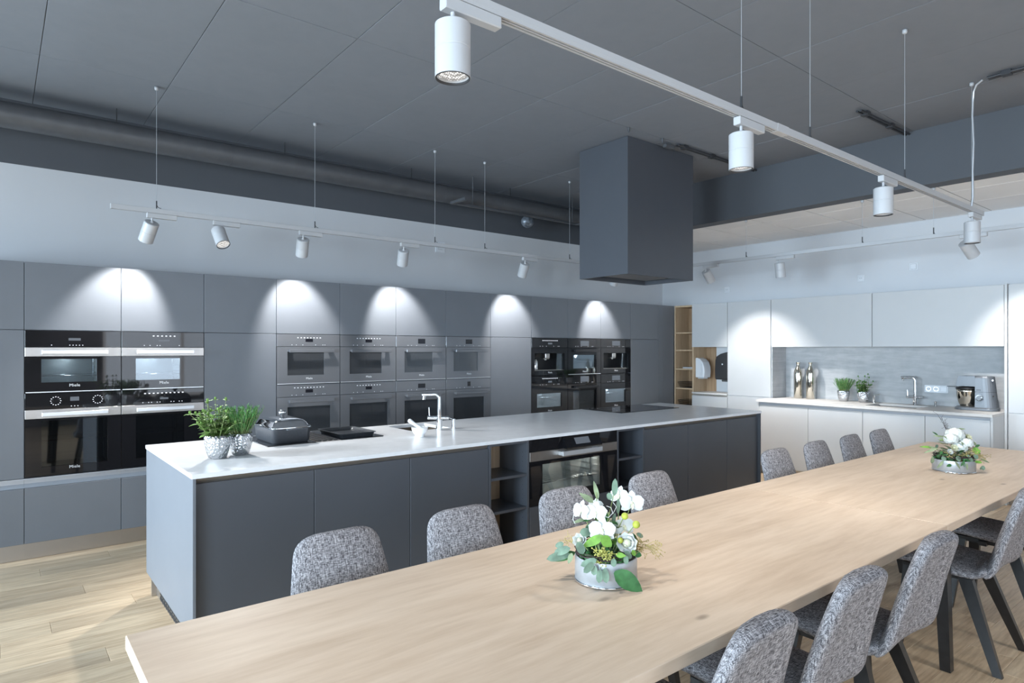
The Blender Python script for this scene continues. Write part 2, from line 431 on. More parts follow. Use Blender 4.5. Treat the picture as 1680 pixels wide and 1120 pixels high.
for a, b in xs:
    fr = MB()
    for c0, c1 in ((a, a+.06), ((a+b)/2-.03, (a+b)/2+.03), (b-.06, b)): fr.box(c0, c1, YF-.13, YF-.07, .5, 2.8)
    fr.box(a, b, YF-.13, YF-.07, .5, .56).box(a, b, YF-.13, YF-.07, 2.74, 2.8)
    wn = st(fr.build('window_%d' % k, 'black_plastic', loc=(0, 0, 0))); k += 1
    for c0, c1 in ((a+.06, (a+b)/2-.03), ((a+b)/2+.03, b-.06)): bx(c0, c1, YF-.103, YF-.097, .56, 2.74).build('pane', 'win_pane', wn)

# dark ceiling of concrete panels
ce = st(bx(XL-.2, XB+.2, YF-.2, YB, ZC+.008, ZC+.2).build('ceiling', 'ceil', loc=(0, 0, 0)))
GX, GY = 0.768, 1.52
cm = {}
for i in range(-5, 9):
    for j in range(-4, 4):
        x0 = .22+GX*i; x1 = x0+GX; y0 = 2.2+GY*(j-1)+ (0.0); y1 = y0+GY
        x0, x1 = max(x0, XL), min(x1, XB); y0, y1 = max(y0, YF), min(y1, YB-.006)
        if x1-x0 < .05 or y1-y0 < .05: continue
        g = .0022
        key = (round(x1-x0, 3), round(y1-y0, 3))
        if key not in cm:
            o = bx(g, x1-x0-g, g, y1-y0-g, 0, .0078, c=.0012).build('ceiling_panel', 'ceil', ce, local=True); cm[key] = o.data
        else:
            o = D.objects.new('ceiling_panel', cm[key]); COL.objects.link(o); o.parent = ce
        o.location = (x0, y0, ZC + random.uniform(-.0012, .0006))
# bulkhead and white suspended ceiling with mineral tiles
st(bx(XB, XB+.18, YF, YB-.006, ZS-.001, ZC+.05).build('trim_1', 'wall_dark', loc=(0, 0, 0), label='dark slate bulkhead above the white kitchen'))
c2 = st(bx(XB+.18, XR, YF, YB, ZS+.012, ZS+.05).build('ceiling_right', 'white_edge', loc=(0, 0, 0)))
xt = [XB+.18, 6.83, 7.44, 8.05, XR]; xt[0] = XB+.18
yy = 3.29-.61*6
while yy < YB:
    for a, b in zip(xt[:-1], xt[1:]):
        y1 = min(yy+.61, YB)
        bx(a+.006, b-.006, yy+.006, y1-.006, ZS+.002, ZS+.016, c=.003).build('ceiling_tile', 'tile', c2)
    yy += .61
# T-grid of the suspended ceiling
tg = MB()
for a in xt[1:-1]: tg.box(a-.010, a+.010, -.4, YB, ZS+.006, ZS+.0119)
yy = 3.29-.61*6
while yy < YB: tg.box(XB+.18, XR, yy-.010, yy+.010, ZS+.006, ZS+.0119); yy += .61
tg.build('ceiling_grid', 'tile_grid', c2)

# ================================================================ OVEN WALL
YO = 5.766
XC = [-1.045, -.447, .153, .751, 1.345, 1.942, 2.540, 3.135, 3.734, 4.330, 4.933, 5.528, 6.121, 6.708, 7.300]
ZT, ZM, ZB, ZD, ZP = 2.14, 1.651, .590, .512, .115
col_label = {
 0: 'tall grey cabinet beyond the leftmost edge of the oven wall',
 1: 'tall grey handleless cabinet left of the black and steel ovens',
 2: 'grey cabinet column framing the leftmost black and steel ovens',
 3: 'grey cabinet column framing the second black and steel ovens, right of the first',
 4: 'tall grey cabinet with one long door between black steel ovens and graphite ovens',
 5: 'grey cabinet column around the leftmost graphite ovens',
 6: 'grey cabinet column around the second graphite ovens from the left',
 7: 'grey cabinet column around the third graphite ovens, behind the island tap',
 8: 'grey cabinet column around the rightmost graphite ovens',
 9: 'tall grey cabinet with one long door between graphite ovens and black appliances',
 10: 'grey cabinet column around the left black coffee machine',
 11: 'grey cabinet column around the black ovens between two coffee machines',
 12: 'grey cabinet column around the right black coffee machine',
 13: 'tall grey cabinet at the right end of the oven wall'}
oven_cols = {2: 'steel', 3: 'steel', 5: 'graph', 6: 'graph', 7: 'graph', 8: 'graph', 10: 'black', 11: 'black', 12: 'black'}
G = .0018
for i in range(1, 14):
    x0, x1 = XC[i], XC[i+1]
    t = thing('tall_cabinet' if i not in oven_cols else 'oven_cabinet', col_label[i], 'cabinet', ((x0+x1)/2, YO+.25, 0), 'grey cabinet columns of the oven wall')
    ca = MB(); s_ = .016
    for za, zc in ((ZP, ZD-.002), (ZB-.004, ZT-.004)): ca.box(x0+.0005, x0+s_, YO+.021, YO+.54, za, zc).box(x1-s_, x1-.0005, YO+.021, YO+.54, za, zc)
    ca.box(x0+.0005, x0+s_, YO+.052, YO+.54, ZD-.002, ZB-.004).box(x1-s_, x1-.0005, YO+.052, YO+.54, ZD-.002, ZB-.004)
    ca.box(x0+s_, x1-s_, YO+.53, YO+.54, ZP, ZT-.004).box(x0+s_, x1-s_, YO+.021, YO+.53, ZT-.02, ZT-.004)
    ca.box(x0+s_, x1-s_, YO+.021, YO+.53, ZM-.008, ZM+.008).box(x0+s_, x1-s_, YO+.021, YO+.53, ZP, ZP+.016)
    ca.box(x0+s_, x1-s_, YO+.05, YO+.53, ZB-.03, ZB-.012)
    ca.build('carcass', 'dark_carcass', t)
    bx(x0+G, x1-G, YO, YO+.0205, ZM+G, ZT, c=.0012).build('upper_door', 'dark', t)
    bx(x0+G, x1-G, YO, YO+.0205, ZP, ZD, c=.0012).build('drawer_front', 'dark', t)
    # finger recess between drawer and the front above it
    MB().prism([(YO+.004, ZB-.016), (YO+.045, ZB-.012), (YO+.045, ZB-.050), (YO+.022, ZD+.002), (YO+.0215, ZD+.001), (YO+.05, ZD), (YO+.05, ZB-.006), (YO+.004, ZB-.008)], x0+.0003, x1-.0003, 'x').build('grip_recess', 'recess', t)
    bx(x0, x1, YO+.012, YO+.03, .002, ZP-.001).build('toe_kick', 'plinth', t)
    if i not in oven_cols:
        bx(x0+G, x1-G, YO, YO+.0205, ZB-.004, ZM-G, c=.0012).build('door', 'dark', t)
# filler panels in the corner
t = thing('filler_panel', 'narrow dark filler strip at the right end of the oven wall', 'panel', (7.355, YO+.1, 0))
bx(7.302, 7.408, YO, YO+.02, 0.002, ZT, c=.001).build('panel', 'dark', t)
t = thing('filler_panel', 'wide dark corner panel beside the open oak shelf', 'panel', (7.56, YO+.1, 0))
bx(7.411, 7.655, YO+.003, YO+.02, 0.002, ZT, c=.001).build('panel', 'dark', t)

def oven(style, x0, x1, z0, z1, label, kind='oven', **k):
    """built-in appliance with its front plane at YO"""
    cx = (x0+x1)/2; W = x1-x0; x0 += .003; x1 -= .003; z0 += .002; z1 -= .003
    body = {'steel': 'bglass', 'graph': 'ggraph', 'black': 'bglass'}[style]
    name = {'oven': 'built_in_oven', 'coffee': 'coffee_machine', 'drawer': 'warming_drawer'}[kind]
    t = thing(name, label, {'oven': 'oven', 'coffee': 'coffee machine', 'drawer': 'drawer'}[kind], (cx, YO, z0), k.get('group', 'built-in ovens'))
    if kind == 'drawer':
        bx(x0, x1, YO-.002, YO+.02, z0, z1, c=.001).build('drawer_front', body, t); bx(x0+.025, x1-.025, YO+.02, YO+.45, z0+.004, z1-.004).build('housing', 'dark_carcass', t)
        return t
    ph = k.get('ph', .122)                       # control panel height
    zp = z1-ph
    bx(x0, x1, YO-.002, YO+.02, zp+.002, z1, c=.001).build('control_panel', body, t)
    bx(x0+.025, x1-.025, YO+.02, YO+.03, zp, z1-.004).build('panel_back', 'dark_carcass', t)
    zd1 = zp-.001
    if style == 'steel':
        bx(x0, x1, YO-.004, YO+.018, zp-.066, zp-.001, c=.001).build('steel_band', 'steel', t, label='brushed steel band'); zd1 = zp-.068
    wx0, wx1, wz0, wz1 = x0+k.get('wl', .095), x0+k.get('wr', .435), z0+k.get('wb', .08), z0+k.get('wt', .25)
    if kind == 'coffee':
        wx0, wx1, wz0, wz1 = x0+.048, x0+.535, z0+.06, z0+.268
    d = MB()
    d.box(x0, wx0, YO-.003, YO+.018, z0, zd1).box(wx1, x1, YO-.003, YO+.018, z0, zd1)
    d.box(wx0, wx1, YO-.003, YO+.018, z0, wz0).box(wx0, wx1, YO-.003, YO+.018, wz1, zd1)
    dr = d.build('door' if kind == 'oven' else 'front_frame', body, t)
    # cavity behind the window
    cv = MB(); a0, a1, b0, b1 = wx0-.012, wx1+.012, wz0-.015, wz1+.012
    y0, y1 = YO+.0185, YO+(.38 if kind == 'oven' else .16)
    cv.box(a0-.006, a0, y0, y1, b0, b1).box(a1, a1+.006, y0, y1, b0, b1).box(a0, a1, y1, y1+.006, b0, b1)
    cv.box(a0, a1, y0, y1, b0-.006, b0).box(a0, a1, y0, y1, b1, b1+.006)
    lit = k.get('lit', 0)
    if lit:
        l = D.lights.new('cavity_light', 'POINT'); l.energy = .35; l.color = (.9, .97, 1); l.shadow_soft_size = .02
        lo = D.objects.new('cavity_light', l); COL.objects.link(lo); lo.parent = t; lo.location = Vector(((a0+a1)/2, YO+.15, b1-.03))-t.location
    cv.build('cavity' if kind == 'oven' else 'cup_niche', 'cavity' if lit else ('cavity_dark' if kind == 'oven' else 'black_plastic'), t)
    if kind == 'oven':
        bx(wx0, wx1, YO+.004, YO+.008, wz0, wz1).build('window_glass', 'pane' if lit else ('pane_dark' if style == 'graph' else 'pane_black'), dr)
        rk = MB(); zr = b0+(b1-b0)*k.get('rack', .35)
        for q in range(9):
            xx = a0+.01+(a1-a0-.02)*q/8; rk.cyl((xx, y0+.03, zr), (xx, y1-.02, zr), .0022, n=6)
        rk.cyl((a0, y0+.03, zr), (a1, y0+.03, zr), .003, n=6).cyl((a0, y1-.02, zr), (a1, y1-.02, zr), .003, n=6)
        rk.build('rack', 'chrome', t)
        sr = MB()
        for sx in (a0+.004, a1-.004):
            for q in range(4):
                zz = b0+.03+(b1-b0-.05)*q/3; sr.cyl((sx, y0+.02, zz), (sx, y1-.02, zz), .0025, n=6)
            sr.cyl((sx, y0+.03, b0+.01), (sx, y0+.03, b1-.01), .003, n=6).cyl((sx, y1-.05, b0+.01), (sx, y1-.05, b1-.01), .003, n=6)
        sr.build('side_rails', 'chrome', t)
        if k.get('handle', True):
            hz = (zp-.034) if style == 'steel' else (zd1-.038)
            h0, h1 = x0+.097, x0+k.get('hr', .505)
            hm = 'handle' if style == 'steel' else ('ggraph' if style == 'graph' else 'black_plastic')
            
            h = bx(h0, h1, YO-.052, YO-.036, hz-.014, hz+.014, c=.002)
            h.box(h0+.004, h0+.05, YO-.037, YO-.003, hz-.008, hz+.012).box(h1-.05, h1-.004, YO-.037, YO-.003, hz-.008, hz+.012)
            h.build('handle', hm, dr)
        bx(x0+.004, x1-.004, YO-.006, YO-.0031, z0, z0+.006).build('lower_trim', 'handle' if k.get('trim') else body, t)
    else:
        sp = bx(cx-.075, cx-.005, YO-.004, YO+.07, wz1-.06, wz1-.002, c=.004); sp.box(cx-.10, cx-.01, YO+.0, YO+.06, wz1-.07, wz1-.061, c=.002)
        for q in (-.06, -.045): sp.cyl((cx+q, YO+.02, wz1-.082), (cx+q, YO+.02, wz1-.069), .005, n=8)
        sp.build('spout', 'steel', t, label='brushed steel coffee spout')
        gr = MB(); gr.box(wx0+.0, wx1, YO+.0185, YO+.15, wz0-.004, wz0+.004)
        for q in range(14): gr.box(wx0+.02+q*.033, wx0+.036+q*.033, YO+.022, YO+.14, wz0+.004, wz0+.007)
        gr.build('drip_tray', 'steel', t)
        MB().prism([(wx1-.12, wz0+.008), (wx1-.002, wz0+.008), (wx1-.002, wz1-.004), (wx1-.10, wz1-.004)], YO+.02, YO+.025, 'y').build('glass_flap', 'pane', t)
        if k.get('jug'):
            jx = wx0+.055
            j = thing('milk_flask', 'small steel milk flask in the niche of the left black coffee machine', 'flask', (jx, YO+.06, wz0+.0072))
            MB().lathe([(.001, 0), (.034, 0), (.036, .01), (.036, .10), (.022, .125), (.018, .14), (.001, .14)], jx, YO+.06, wz0+.0072, 20).build('body', 'chrome', j)
            MB().lathe([(.001, .1401), (.020, .1401), (.020, .155), (.001, .157)], jx, YO+.06, wz0+.0072, 16).build('lid', 'black_plastic', j)
    # display, symbols and lettering
    yd = YO-.0026
    lx, lz = cx+.0, k.get('lz', z0+.048)
    text('logo', 'Miele', .030 if style != 'graph' else .027, (lx, YO-.0036, lz), (radians(90), 0, 0), 'print', dr)
    dw, dh, dz = k.get('disp', (.075, .026, ph*.36))
    s = k.get('dx', 0)
    bx(cx+s-dw/2, cx+s+dw/2, yd-.0008, YO+.0, zp+dz-dh/2, zp+dz+dh/2).build('display', k.get('dmat', 'screen'), t)
    nn = k.get('icons', 0)
    sy = MB(); ym = 'symbol' if style != 'graph' else 'print'
    if nn:
        iw = k.get('iw', .030)
        for q in range(nn):
            xx = cx+(q-(nn-1)/2)*iw; sy.box(xx-.006, xx+.006, yd-.0006, YO, z1-.034, z1-.026)
    for xx in k.get('dots', (-.16, -.12, -.06, .06, .13, .15)):
        sy.box(cx+xx-.003, cx+xx+.003, yd-.0006, YO, zp+.014, zp+.019)
    sy.build('symbols', ym, t, kind='stuff')
    if k.get('knobs'):
        kb = MB()
        for xx in (-.115, .145):
            kb.cyl((cx+xx, YO-.003, zp+ph*.5), (cx+xx, YO-.022, zp+ph*.5), .020, .018, n=20)
        kb.build('knobs', 'bglass', t)
        mk = MB()
        for xx in (-.115, .145):
            for q in range(12):
                a = 2*pi*q/12; r = .03
                px, pz = cx+xx+r*cos(a), zp+ph*.5+r*sin(a); mk.box(px-.0035, px+.0035, yd-.0006, YO, pz-.0025, pz+.0025)
        mk.build('dial_marks', 'symbol', t, kind='stuff')
    return t

def pair(i): return XC[i], XC[i+1]
ZU = 1.195     # split between upper and lower appliance
SG, GG, BG = 'black and steel built-in ovens', 'graphite built-in ovens', 'black built-in appliances'
oven('steel', *pair(2), ZU, ZM, 'compact black oven with steel band, upper left of the black and steel ovens', wl=.095, wr=.435, wb=.073, wt=.243, lit=1, rack=.3, group=SG, trim=1, disp=(.075, .018, .06), dots=(-.14, -.03, -.01, .01, .03, .05))
oven('steel', *pair(2), ZB, ZU, 'large black oven with steel band and two round dials, lower left of the wall', wl=.095, wr=.505, wb=.065, wt=.40, ph=.118, rack=.55, group=SG, knobs=1, disp=(.055, .03, .07), dots=(-.02, 0, .02))
oven('steel', *pair(3), ZU, ZM, 'compact black oven with steel band and a row of icons, upper right of its block', wl=.095, wr=.41, wb=.073, wt=.243, lit=1, rack=.3, group=SG, trim=1, icons=6, disp=(.08, .012, .055), dots=(-.14, -.1, -.05, -.03, .11))
oven('steel', *pair(3), ZB, ZU, 'large black oven with steel band behind the herb pots on the island', wl=.095, wr=.44, wb=.065, wt=.40, ph=.118, rack=.55, group=SG, icons=10, disp=(.06, .014, .045), dots=(-.15, -.11, -.09, -.05, -.03, .05, .07, .11, .13))
gl = ['first', 'second', 'third', 'fourth']
for q, i in enumerate((5, 6, 7, 8)):
    big = q >= 2
    oven('graph', *pair(i), ZU, ZM, ['upper graphite oven with eight icons, first in the top row', 'upper graphite oven with nine icons, second in the top row', 'upper graphite oven with a square display and no icons, third in the top row', 'upper graphite microwave style oven, last in the top row'][q], wl=.095, wr=(.44, .435, .43, .415)[q], wb=.080, wt=.295, ph=.112, rack=.25, group=GG, icons=(8, 9, 0, 0)[q], disp=((.07, .028, .058), (.07, .028, .058), (.085, .05, .06), (.085, .05, .06))[q], dmat='screen_dark', trim=1, hr=.52, lit=0)
    oven('graph', *pair(i), ZB, ZU, ['lower graphite oven behind the lidded roasting dish', 'lower graphite oven behind the baking tray', 'lower graphite oven behind the tall tap', 'lower graphite oven at the right end, beside the tall cabinet'][q], wl=.095, wr=.50, wb=.065, wt=.398, ph=.112, rack=.5, group=GG, icons=(10, 9, 0, 0)[q], disp=((.07, .03, .05), (.065, .028, .055), (.085, .045, .055), (.04, .05, .055))[q], dmat='screen_dark', hr=.52)
oven('black', *pair(10), ZU, ZM, 'black coffee machine with a steel flask in its niche, left one', 'coffee', ph=.115, group=BG, icons=10, iw=.026, disp=(.07, .02, .05), jug=1, lz=ZU+.036)
oven('black', *pair(10), .742, ZU-.002, 'compact black steam oven under the left coffee machine', wl=.085, wr=.485, wb=.07, wt=.235, ph=.12, lit=1, rack=.65, group=BG, icons=10, iw=.026, disp=(.06, .022, .05), handle=False, lz=.770, trim=0)
oven('black', *pair(11), ZU, ZM, 'compact black oven with a bar handle between the two coffee machines', wl=.09, wr=.485, wb=.075, wt=.245, ph=.115, lit=1, rack=.6, group=BG, disp=(.15, .065, .055), trim=1, lz=ZU+.036)
oven('black', *pair(11), ZB, ZU, 'large black oven under the compact black oven with handle', wl=.09, wr=.49, wb=.08, wt=.40, ph=.115, group=BG, disp=(.15, .07, .06), rack=.5)
oven('black', *pair(12), ZU, ZM, 'black coffee machine with an empty niche, right one', 'coffee', ph=.115, group=BG, disp=(.155, .062, .06), lz=ZU+.036)
oven('black', *pair(12), .742, ZU-.002, 'compact black steam oven under the right coffee machine', wl=.085, wr=.47, wb=.07, wt=.245, ph=.12, lit=1, rack=.65, group=BG, disp=(.155, .062, .065), handle=False, lz=.770)
for i in (10, 12):
    oven('black', *pair(i), ZB, .740, 'flat black warming drawer under the %s steam oven' % ('left' if i == 10 else 'right'), 'drawer', group=BG)

# ================================================================ ISLAND
IX0, IX1, IY0, IY1 = .716, 5.735, 3.295, 4.505
ZTOP = .92
Y1f = 3.325                     # door plane
# worktop is built with openings for the bronze sink
top = MB(); sx0, sx1, sy0, sy1 = 2.34, 2.67, 4.065, 4.44
top.box(IX0, sx0, IY0, IY1, ZTOP-.022, ZTOP).box(sx1, IX1, IY0, IY1, ZTOP-.022, ZTOP).box(sx0, sx1, IY0, sy0, ZTOP-.022, ZTOP).box(sx0, sx1, sy1, IY1, ZTOP-.022, ZTOP)
ct = tag(top.build('island_worktop', 'counter', loc=((IX0+IX1)/2, (IY0+IY1)/2, ZTOP-.022)), 'long white stone worktop covering the grey kitchen island', 'worktop')
sk = MB(); a = .004
sk.box(sx0-a, sx0+.001, sy0-a, sy1+a, .74, ZTOP-.0225).box(sx1-.001, sx1+a, sy0-a, sy1+a, .74, ZTOP-.0225).box(sx0, sx1, sy0-a, sy0+.001, .74, ZTOP-.0225).box(sx0, sx1, sy1-.001, sy1+a, .74, ZTOP-.0225).box(sx0-a, sx1+a, sy0-a, sy1+a, .734, .741)
sk.cyl((2.5, 4.25, .741), (2.5, 4.25, .746), .04, n=20)
tag(sk.build('island_sink', 'sink', loc=(2.5, 4.25, .734)), 'bronze coloured sink bowl sunk into the island worktop', 'sink')
ZU_ = ZTOP-.023
YM = 3.92
def island_cab(name, x0, x1, label, drawers=False, back=False):
    t = thing(name, label, 'cabinet', ((x0+x1)/2, 3.6, 0), 'kitchen island units')
    ca = MB(); s_ = .016
    zc = .70 if x0 < 2.48 < x1+.3 and back else ZU_-.001
    ca.box(x0, x0+s_, Y1f+.021, YM, .10, ZU_).box(x1-s_, x1, Y1f+.021, YM, .10, ZU_).box(x0+s_, x1-s_, Y1f+.021, YM, .10, .116).box(x0+s_, x1-s_, YM-.01, YM, .116, ZU_)
    ca.build('carcass', 'dark_carcass', t)
    bx(x0+G, x1-G, Y1f, Y1f+.0205, .10, .868, c=.0012).build('door', 'island', t)
    MB().prism([(Y1f+.004, ZU_-.001), (Y1f+.03, ZU_-.001), (Y1f+.03, .862), (Y1f+.0215, .862), (Y1f+.012, .885)], x0, x1, 'x').build('grip_rail', 'rail', t, label='champagne metal grip rail')
    bx(x0, x1, Y1f+.05, Y1f+.066, .002, .099).build('toe_kick', 'plinth', t)
    return t
labs = ['island cabinet with a plain grey door at the left front corner', 'island cabinet behind the first far side chair, second from the left corner', 'island cabinet beside the left open niche shelf']
for (a, b), lb in zip(((.737, 1.321), (1.321, 1.903), (1.903, 2.482)), labs): island_cab('island_cabinet', a, b, lb)
labs = ['island cabinet right of the narrow open niche beside the oven', 'island cabinet with plain door, second from the right end of the island', 'island cabinet with plain door at the right end of the island']
for (a, b), lb in zip(((4.036, 4.61), (4.61, 5.195), (5.195, 5.715)), labs): island_cab('island_cabinet', a, b, lb)
def niche(x0, x1, label, oakback, shelves):
    t = thing('open_niche_shelf', label, 'shelf', ((x0+x1)/2, 3.6, 0), 'open niches in the island front')
    p = .018
    bx(x0, x0+p, Y1f, Y1f+.32, .10, ZU_, c=.001).build('side_panel', 'island', t)
    bx(x1-p, x1, Y1f, Y1f+.32, .10, ZU_, c=.001).build('side_panel', 'island', t)
    bx(x0+p, x1-p, Y1f, Y1f+.32, ZU_-.02, ZU_, c=.001).build('top_panel', 'island', t)
    bx(x0+p, x1-p, Y1f, Y1f+.32, .10, .118, c=.001).build('bottom_panel', 'island', t)
    for z in shelves: bx(x0+p+.001, x1-p-.001, Y1f+.006, Y1f+.305, z-.018, z, c=.001).build('shelf', 'island', t)
    if oakback:
        bx(x0+p, x1-p, Y1f+.306, Y1f+.32, .118, ZU_-.02).build('back_panel', 'oak_edge', t, label='oak back panel')
    else: bx(x0+p, x1-p, Y1f+.306, Y1f+.32, .118, ZU_-.02).build('back_panel', 'island', t)
    ph = MB()
    for z in [.2+.032*q for q in range(20)]: ph.cyl((x1-p-.0005, Y1f+.05, z), (x1-p+.001, Y1f+.05, z), .0025, n=6)
    ph.build('peg_holes', 'gap', t, kind='stuff')
    bx(x0, x1, Y1f+.05, Y1f+.066, .002, .099).build('toe_kick', 'plinth', t)
niche(2.484, 2.826, 'open niche shelf with oak back left of the island oven', True, (.668, .445))
niche(3.712, 4.034, 'open niche shelf right of the island oven', False, (.668, .445))
# wide oven in the island front
t = thing('island_oven', 'wide black oven with steel band and raised control panel in the island', 'oven', (3.27, Y1f, .43), 'kitchen island units')
ox0, ox1 = 2.83, 3.708
bx(ox0, ox1, Y1f-.003, Y1f+.018, .742, .806, c=.001).build('steel_band', 'steel', t, label='brushed steel band')
d = MB(); wx0, wx1, wz0, wz1 = 2.945, 3.535, .50, .715
d.box(ox0, wx0, Y1f-.002, Y1f+.018, .436, .741).box(wx1, ox1, Y1f-.002, Y1f+.018, .436, .741).box(wx0, wx1, Y1f-.002, Y1f+.018, .436, wz0).box(wx0, wx1, Y1f-.002, Y1f+.018, wz1, .741)
dr = d.build('door', 'bglass', t); bx(wx0, wx1, Y1f+.004, Y1f+.008, wz0, wz1).build('window_glass', 'pane', dr)
cv = MB(); y0, y1 = Y1f+.0185, Y1f+.5
cv.box(2.90, 2.906, y0, y1, .47, .735).box(3.574, 3.58, y0, y1, .47, .735).box(2.906, 3.574, y1, y1+.006, .47, .735).box(2.906, 3.574, y0, y1, .464, .47).box(2.906, 3.574, y0, y1, .735, .741)
cv.build('cavity', 'cavity', t)
l = D.lights.new('cavity_light', 'POINT'); l.energy = 1.1; l.color = (1, .86, .68); l.shadow_soft_size = .03  # added to brighten the cavity, in place of the table spots' reflections
lo = D.objects.new('cavity_light', l); COL.objects.link(lo); lo.parent = t; lo.location = Vector((3.42, Y1f+.22, .70))-t.location
rk = MB()
for q in range(14): xx = 2.93+q*.047; rk.cyl((xx, y0+.03, .57), (xx, y1-.03, .57), .0025, n=6)
rk.cyl((2.91, y0+.03, .57), (3.57, y0+.03, .57), .004, n=6); rk.build('rack', 'chrome', t)
sr = MB()
for q in range(5):
    zz = .50+q*.045; sr.cyl((3.565, y0+.02, zz), (3.565, y1-.05, zz), .003, n=6)
for yy in (y0+.04, y0+.12): sr.cyl((3.562, yy, .48), (3.562, yy, .73), .005, n=8)
sr.build('side_rails', 'chrome', t)
h = bx(3.09, 3.49, Y1f-.058, Y1f-.042, .762, .795, c=.002); h.box(3.095, 3.15, Y1f-.043, Y1f-.003, .765, .79).box(3.43, 3.485, Y1f-.043, Y1f-.003, .765, .79)
h.build('handle', 'handle', dr)
bx(ox0, ox1, Y1f+.0, Y1f+.018, .808, ZU_-.001, c=.001).build('control_fascia', 'bglass', t)
cp = MB().prism([(Y1f-.002, ZU_-.004), (Y1f-.050, .815), (Y1f-.046, .806), (Y1f-.001, .812)], 3.135, 3.495, 'x').build('control_panel', 'bglass', t, label='black control panel tilted outwards')
MB().prism([(Y1f-.0155, .876), (Y1f-.0400, .834), (Y1f-.0392, .833), (Y1f-.0147, .875)], 3.235, 3.38, 'x').build('display', 'screen', cp)
bx(2.86, 3.68, Y1f+.02, Y1f+.08, .81, ZU_-.002).build('panel_back', 'dark_carcass', t)
t = thing('drawer_unit', 'grey drawer front under the wide island oven', 'drawer', (3.27, Y1f, .1), 'kitchen island units')
bx(ox0, ox1, Y1f, Y1f+.02, .10, .432, c=.0012).build('drawer_front', 'island', t)
bx(ox0, ox1, Y1f+.02, Y1f+.45, .10, .43).build('carcass', 'dark_carcass', t)
bx(ox0, ox1, Y1f+.05, Y1f+.066, .002, .099).build('toe_kick', 'plinth', t)
# end panels and rear
t = thing('island_end_panel', 'pale lit left end panel of the island with a vent grille low down', 'panel', (.727, 3.9, 0))
bx(IX0+.004, .735, IY0+.005, IY1-.005, .135, ZU_, c=.0012).build('panel', 'dark', t)
tk = bx(.765, .781, Y1f+.05, IY1-.06, .002, .134); tk.build('toe_kick', 'plinth', t)
bx(.757, .7649, 3.50, 4.30, .018, .112).build('vent_plate', 'steel', t)
vg = MB()
for q in range(3): vg.box(.7558, .7571, 3.52, 4.28, .026+q*.029, .044+q*.029)
for q in range(15): vg.box(.7552, .7559, 3.54+q*.050, 3.552+q*.050, .022, .108)
vg.build('vent_grille', 'gap', t, label='black slotted vent grille')
t = thing('island_end_panel', 'right end panel of the grey island', 'panel', (5.725, 3.9, 0))
bx(5.716, 5.731, IY0+.005, IY1-.005, .002, ZU_, c=.001).build('panel', 'island', t)
t = thing('island_rear_units', 'grey cabinets on the oven side of the island', 'cabinet', (3.2, 4.2, 0))
for q in range(8):
    a = .737+q*.622; bx(a+G, a+.622-G, IY1-.03, IY1-.01, .10, .868, c=.001).build('door', 'island', t)
bx(.737, 5.713, IY1-.075, IY1-.06, .002, .099).build('toe_kick', 'plinth', t)
bx(.737, 5.713, IY1-.031, IY1-.025, .87, ZU_).build('grip_rail', 'rail', t)

# hobs set into the worktop
t = thing('hob', 'black glass hob with a slatted extractor under roasting dish and baking tray', 'hob', (1.66, 4.2, ZTOP))
Z0 = ZTOP+.0004
bx(1.275, 1.58, 3.94, 4.455, Z0, ZTOP+.006, c=.002).build('glass', 'hobglass', t)
bx(1.745, 2.05, 3.94, 4.455, Z0, ZTOP+.006, c=.002).build('glass', 'hobglass', t)
bx(1.582, 1.743, 3.94, 4.455, Z0, ZTOP+.003).build('vent_frame', 'steel', t)
for q in range(4): bx(1.595+q*.037, 1.62+q*.037, 3.96, 4.435, ZTOP+.0031, ZTOP+.009, c=.001).build('vent_slat', 'black_plastic', t)
bx(1.275, 2.05, 4.4552, 4.462, Z0, ZTOP+.008).build('rear_trim', 'handle', t)
t = thing('hob', 'wide black glass induction hob set in the island under the hood', 'hob', (4.93, 4.23, ZTOP))
bx(4.495, 5.365, 3.975, 4.485, Z0, ZTOP+.005, c=.002).build('glass', 'hobglass', t)
zr = MB()
for cx, cy, r in ((4.70, 4.1, .085), (4.70, 4.36, .085), (5.16, 4.1, .105), (5.16, 4.36, .085)): zr.lathe([(r, .0053), (r+.003, .0053)], cx, cy, ZTOP, 36)
zr.build('zone_rings', 'conduit', t)

# ================================================================ HOOD
HX0, HX1, HY0, HY1, HZ0 = 4.449, 5.430, 3.858, 4.472, 2.198
t = thing('extractor_hood', 'large dark grey box hood hanging from the ceiling over the island', 'hood', ((HX0+HX1)/2, (HY0+HY1)/2, HZ0))
q = .018
for (a, b, c_, d_) in ((HX0, HX1, HY0, HY0+q), (HX0, HX1, HY1-q, HY1), (HX0, HX0+q, HY0+q, HY1-q), (HX1-q, HX1, HY0+q, HY1-q)):
    bx(a, b, c_, d_, HZ0, ZC-.006).build('side_panel', 'island', t)
bx(HX0+q, HX1-q, HY0+q, HY1-q, HZ0+.07, HZ0+.09).build('inner_plate', 'dark', t)
bx(HX0+.09, HX1-.09, HY0+.09, HY1-.09, HZ0+.035, HZ0+.05, c=.003).build('filter_panel', 'steel', t, label='brushed steel filter panel')
bx(HX0+.13, HX1-.13, HY0+.13, HY1-.13, HZ0+.05, HZ0+.07).build('filter_frame', 'rail', t)

